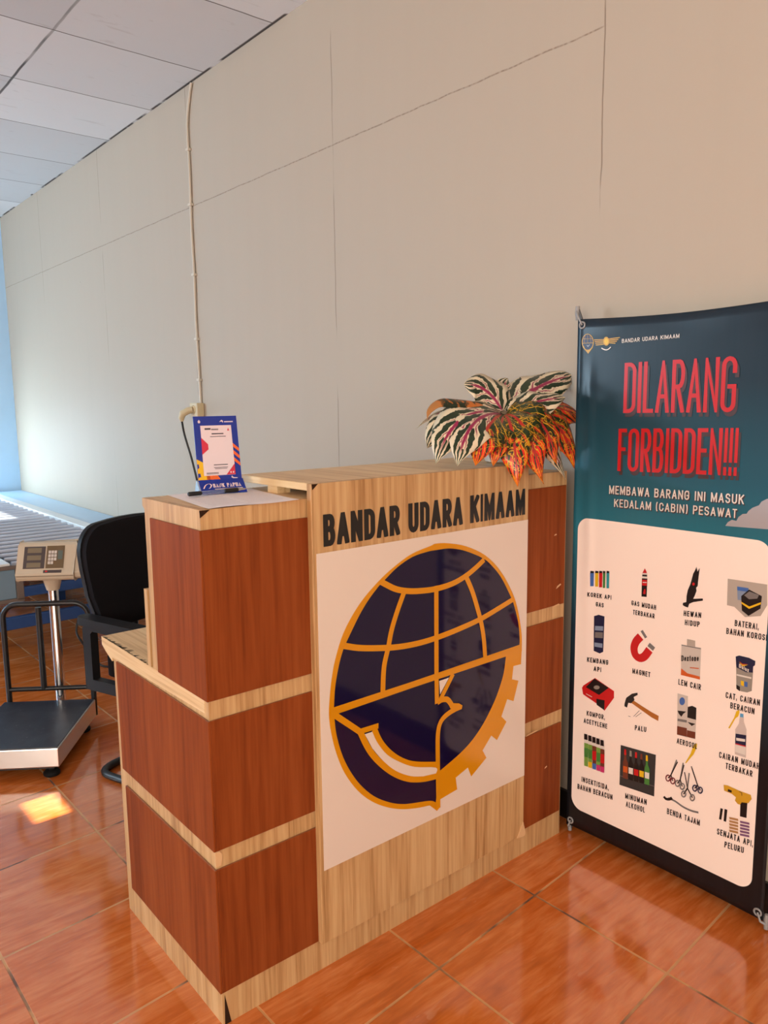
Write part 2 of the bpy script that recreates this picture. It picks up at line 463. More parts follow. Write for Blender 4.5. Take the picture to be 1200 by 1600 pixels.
def lettering(mb, text, p0, p1, h, wt, fn, mi=0, gap=.22, lift=(0, -1, 0), stem=.42, only=None):
    """p0, p1: baseline ends (2D); h: cap height; wt: stroke / height; fn maps 2D to space"""
    p0 = Vector(p0); p1 = Vector(p1); d = (p1 - p0); L = d.length; d.normalize(); up = Vector((0, 1))
    tot = sum(GW[c] for c in text) + gap * (len(text) - 1)
    k = L / tot; t = min(h * wt, k * stem); x = 0.0
    G = glyphs(k / h)
    for ci, c in enumerate(text):
        w, strokes = G[c]; W = w * k
        if only and not only[0] <= ci < only[1]: strokes = []
        tt = min(t, W * .95)
        ox = x
        for si, s in enumerate(strokes):
            def f2(a, b, ox=ox, si=si):
                q = fn(*(p0 + d * (ox + a) + up * b))
                return Vector(q) + Vector(lift) * (.00012 * si)
            iw = max(W - tt, 0.0); ih = h - t
            pts = [(tt / 2 + a * iw, t / 2 + b * ih) for a, b in s]
            closed = len(s) > 3 and abs(s[0][0] - s[-1][0]) < 1e-6 and abs(s[0][1] - s[-1][1]) < 1e-6
            mb.stroke(pts, tt if W < t else t, f2, mi, closed=closed, clip=(-.002 * h, -h * .3 if c in ',()' else 0.0, W + .002 * h, h * 1.2 if c in '()' else h), ext=0 if closed else t / 2)
        x += W + gap * k

# ------------------------------------------------------------------ traced shapes, in metres
EM_OUT=[(1.3153, 0.3151),(1.2679, 0.3248),(1.2164, 0.3406),(1.1669, 0.3644),(1.1192, 0.3972),(1.0767, 0.4401),(1.0392, 0.4967),(1.0154, 0.5554),(1.0014, 0.6126),(0.9965, 0.6585),(1.0018, 0.7117),(1.008, 0.7473),(1.0165, 0.7801),(1.0357, 0.8291),(1.0604, 0.8681),(1.0984, 0.9099),(1.1489, 0.9483),(1.1976, 0.9763),(1.2572, 1.0014),(1.3223, 1.0136),(1.339, 1.0171),(1.3831, 1.0125),(1.4501, 0.9957),(1.5241, 0.961),(1.5863, 0.9079),(1.6353, 0.8398),(1.661, 0.7822),(1.6768, 0.7169),(1.6793, 0.6964),(1.6799, 0.6765),(1.6771, 0.6201),(1.6444, 0.6221),(1.6388, 0.584),(1.6667, 0.5731),(1.6463, 0.5166),(1.6191, 0.5295),(1.5951, 0.4844),(1.6168, 0.4628),(1.5771, 0.4189),(1.5535, 0.4396),(1.5181, 0.4062),(1.5339, 0.3797),(1.4727, 0.3438),(1.4593, 0.3746),(1.4124, 0.3607),(1.4181, 0.325),(1.3534, 0.3186),(1.3505, 0.2947),(1.3422, 0.2897),(1.3177, 0.313)]
EM_SMOOTH_N=29
EM_UP=[(1.0111, 0.6675),(1.0147, 0.7084),(1.0195, 0.7352),(1.0302, 0.7746),(1.0421, 0.8045),(1.0509, 0.8189),(1.089, 0.8742),(1.1187, 0.9086),(1.1547, 0.9402),(1.1698, 0.9496),(1.2099, 0.9745),(1.2603, 0.9937),(1.3123, 1.0001),(1.3389, 1.0002),(1.3866, 0.9984),(1.4358, 0.9873),(1.4867, 0.9675),(1.5128, 0.9547),(1.5395, 0.9376),(1.5865, 0.8916),(1.6295, 0.8269),(1.6399, 0.8084),(1.6616, 0.7483),(1.6688, 0.6986),(1.6683, 0.6802)]
EM_LOW=[(1.0265, 0.6515),(1.6113, 0.6618),(1.6026, 0.6127),(1.5844, 0.571),(1.5617, 0.5341),(1.521, 0.4861),(1.4765, 0.4501),(1.4329, 0.4278),(1.3903, 0.4124),(1.3528, 0.4007),(1.3367, 0.3165),(1.3135, 0.3293),(1.2311, 0.3499),(1.1776, 0.3735),(1.1262, 0.4089),(1.0836, 0.4544),(1.0521, 0.5033),(1.0309, 0.5505),(1.0166, 0.6028),(1.0121, 0.6437)]
EM_ST={'par1': [(1.1563, 0.9482),(1.1969, 0.9249),(1.2279, 0.9137),(1.2724, 0.9048),(1.3352, 0.8995),(1.3971, 0.9033),(1.4469, 0.916),(1.487, 0.9334),(1.5185, 0.9504)], 'par2': [(1.0395, 0.8139),(1.0874, 0.7977),(1.1461, 0.7844),(1.2074, 0.7738),(1.2714, 0.7687),(1.3347, 0.7692),(1.4186, 0.7761),(1.503, 0.7873),(1.572, 0.8028),(1.6377, 0.8194)], 'equ': [(0.9997, 0.6623),(1.6786, 0.6674)], 'ml': [(1.2316, 0.9107),(1.2085, 0.8661),(1.1893, 0.8211),(1.178, 0.7797),(1.1635, 0.7316),(1.1587, 0.6637)], 'mc': [(1.3402, 0.9075),(1.3401, 0.6597)], 'mr': [(1.4476, 0.9159),(1.4726, 0.87),(1.4953, 0.8129),(1.5088, 0.7728),(1.5187, 0.7274),(1.5246, 0.6728)], 'vd': [(1.3401, 0.6636),(1.3414, 0.5914)], 'tri': [(1.4006, 0.6581),(1.3544, 0.6002)], 'dove': [(1.3431, 0.594),(1.3593, 0.5971),(1.3778, 0.5931),(1.3902, 0.5799),(1.3978, 0.5669)], 'neck': [(1.4112, 0.5579),(1.3902, 0.5548),(1.3654, 0.5461),(1.351, 0.5315),(1.3444, 0.5054),(1.3435, 0.4557),(1.3455, 0.2965)], 'wing': [(1.0012, 0.6611),(1.0847, 0.5895)], 'hook': [(1.0798, 0.5896),(1.1428, 0.5877)], 'arc1': [(1.0857, 0.5892),(1.1117, 0.5363),(1.1447, 0.4926),(1.1892, 0.4498),(1.2391, 0.4173),(1.291, 0.399),(1.3408, 0.3906)], 'arc2': [(1.1293, 0.5828),(1.1489, 0.5415),(1.1828, 0.5002),(1.2251, 0.4668),(1.2688, 0.4455),(1.3409, 0.4221)]}
EM_BEAK=[(1.3923, 0.5746),(1.3986, 0.5776),(1.4218, 0.5708),(1.4346, 0.5617),(1.4325, 0.5521),(1.4091, 0.5512),(1.3923, 0.5637)]
EM_TRI=[(1.3485, 0.6518),(1.384, 0.6523),(1.3512, 0.6143)]
EM_WHITE=[(1.0992, 0.579),(1.1225, 0.5784),(1.1387, 0.5446),(1.169, 0.5045),(1.2108, 0.4714),(1.2614, 0.442),(1.3351, 0.416),(1.3362, 0.3997),(1.291, 0.4067),(1.2465, 0.4221),(1.1963, 0.4532),(1.155, 0.4935),(1.1217, 0.536)]
BT=[('BANDAR UDARA KIMAAM', 0.1465, 1.529, 0.3183, 1.5315, 0.0109, 'pale', 0.15),('DILARANG', 0.1579, 1.3353, 0.478, 1.3391, 0.1385, 'red', 0.078),('FORBIDDEN!!!', 0.1451, 1.1711, 0.4906, 1.18, 0.1201, 'red', 0.086),('MEMBAWA BARANG INI MASUK', 0.12, 1.1032, 0.5128, 1.1099, 0.0247, 'pale', 0.14),('KEDALAM (CABIN) PESAWAT', 0.1378, 1.0668, 0.4967, 1.0732, 0.0232, 'pale', 0.14),('KOREK API', 0.0567, 0.7865, 0.138, 0.7914, 0.0137, 'ink', 0.26),('GAS', 0.0857, 0.7615, 0.1129, 0.7629, 0.0137, 'ink', 0.26),('GAS MUDAH', 0.2047, 0.7887, 0.2822, 0.7899, 0.0141, 'ink', 0.26),('TERBAKAR', 0.2106, 0.7626, 0.2787, 0.7644, 0.014, 'ink', 0.26),('HEWAN', 0.3649, 0.7906, 0.4147, 0.7952, 0.0151, 'ink', 0.26),('HIDUP', 0.3694, 0.7661, 0.4118, 0.7695, 0.0151, 'ink', 0.26),('BATERAI,', 0.5062, 0.794, 0.5677, 0.7969, 0.016, 'ink', 0.26),('BAHAN KOROSI', 0.4853, 0.7681, 0.5891, 0.774, 0.0161, 'ink', 0.26),('KEMBANG', 0.0605, 0.5827, 0.1342, 0.5916, 0.0151, 'ink', 0.26),('API', 0.0845, 0.5603, 0.1109, 0.5632, 0.015, 'ink', 0.26),('MAGNET', 0.2151, 0.5879, 0.2725, 0.5912, 0.0153, 'ink', 0.26),('LEM CAIR', 0.3584, 0.5944, 0.424, 0.5968, 0.0164, 'ink', 0.26),('CAT, CAIRAN', 0.4925, 0.5962, 0.5817, 0.6017, 0.0164, 'ink', 0.26),('BERACUN', 0.5062, 0.5722, 0.5694, 0.5749, 0.0164, 'ink', 0.26),('KOMPOR,', 0.0639, 0.4125, 0.1285, 0.4183, 0.0154, 'ink', 0.26),('ACETYLENE', 0.0538, 0.3852, 0.1375, 0.393, 0.0154, 'ink', 0.26),('PALU', 0.2298, 0.4195, 0.2666, 0.4252, 0.0155, 'ink', 0.26),('AEROSOL', 0.3612, 0.4244, 0.4208, 0.4285, 0.0157, 'ink', 0.26),('CAIRAN MUDAH', 0.4833, 0.4273, 0.5904, 0.4339, 0.0168, 'ink', 0.26),('TERBAKAR', 0.5026, 0.4032, 0.5737, 0.4073, 0.0168, 'ink', 0.26),('INSEKTISIDA,', 0.0515, 0.1912, 0.1494, 0.2, 0.0169, 'ink', 0.26),('BAHAN BERACUN', 0.0374, 0.1619, 0.163, 0.1751, 0.017, 'ink', 0.26),('MINUMAN', 0.2061, 0.198, 0.2766, 0.2058, 0.017, 'ink', 0.26),('ALKOHOL', 0.2093, 0.173, 0.2718, 0.1795, 0.0171, 'ink', 0.26),('BENDA TAJAM', 0.3411, 0.206, 0.4394, 0.2128, 0.0172, 'ink', 0.26),('SENJATA API,', 0.4884, 0.2105, 0.5856, 0.2185, 0.0172, 'ink', 0.26),('PELURU', 0.511, 0.1829, 0.5628, 0.1901, 0.0172, 'ink', 0.26),('Dextone', 0.3645, 0.6632, 0.4145, 0.6761, 0.0162, 'ink', 0.26),('Dulux', 0.524, 0.688, 0.5499, 0.6817, 0.0102, 'pale', 0.26)]
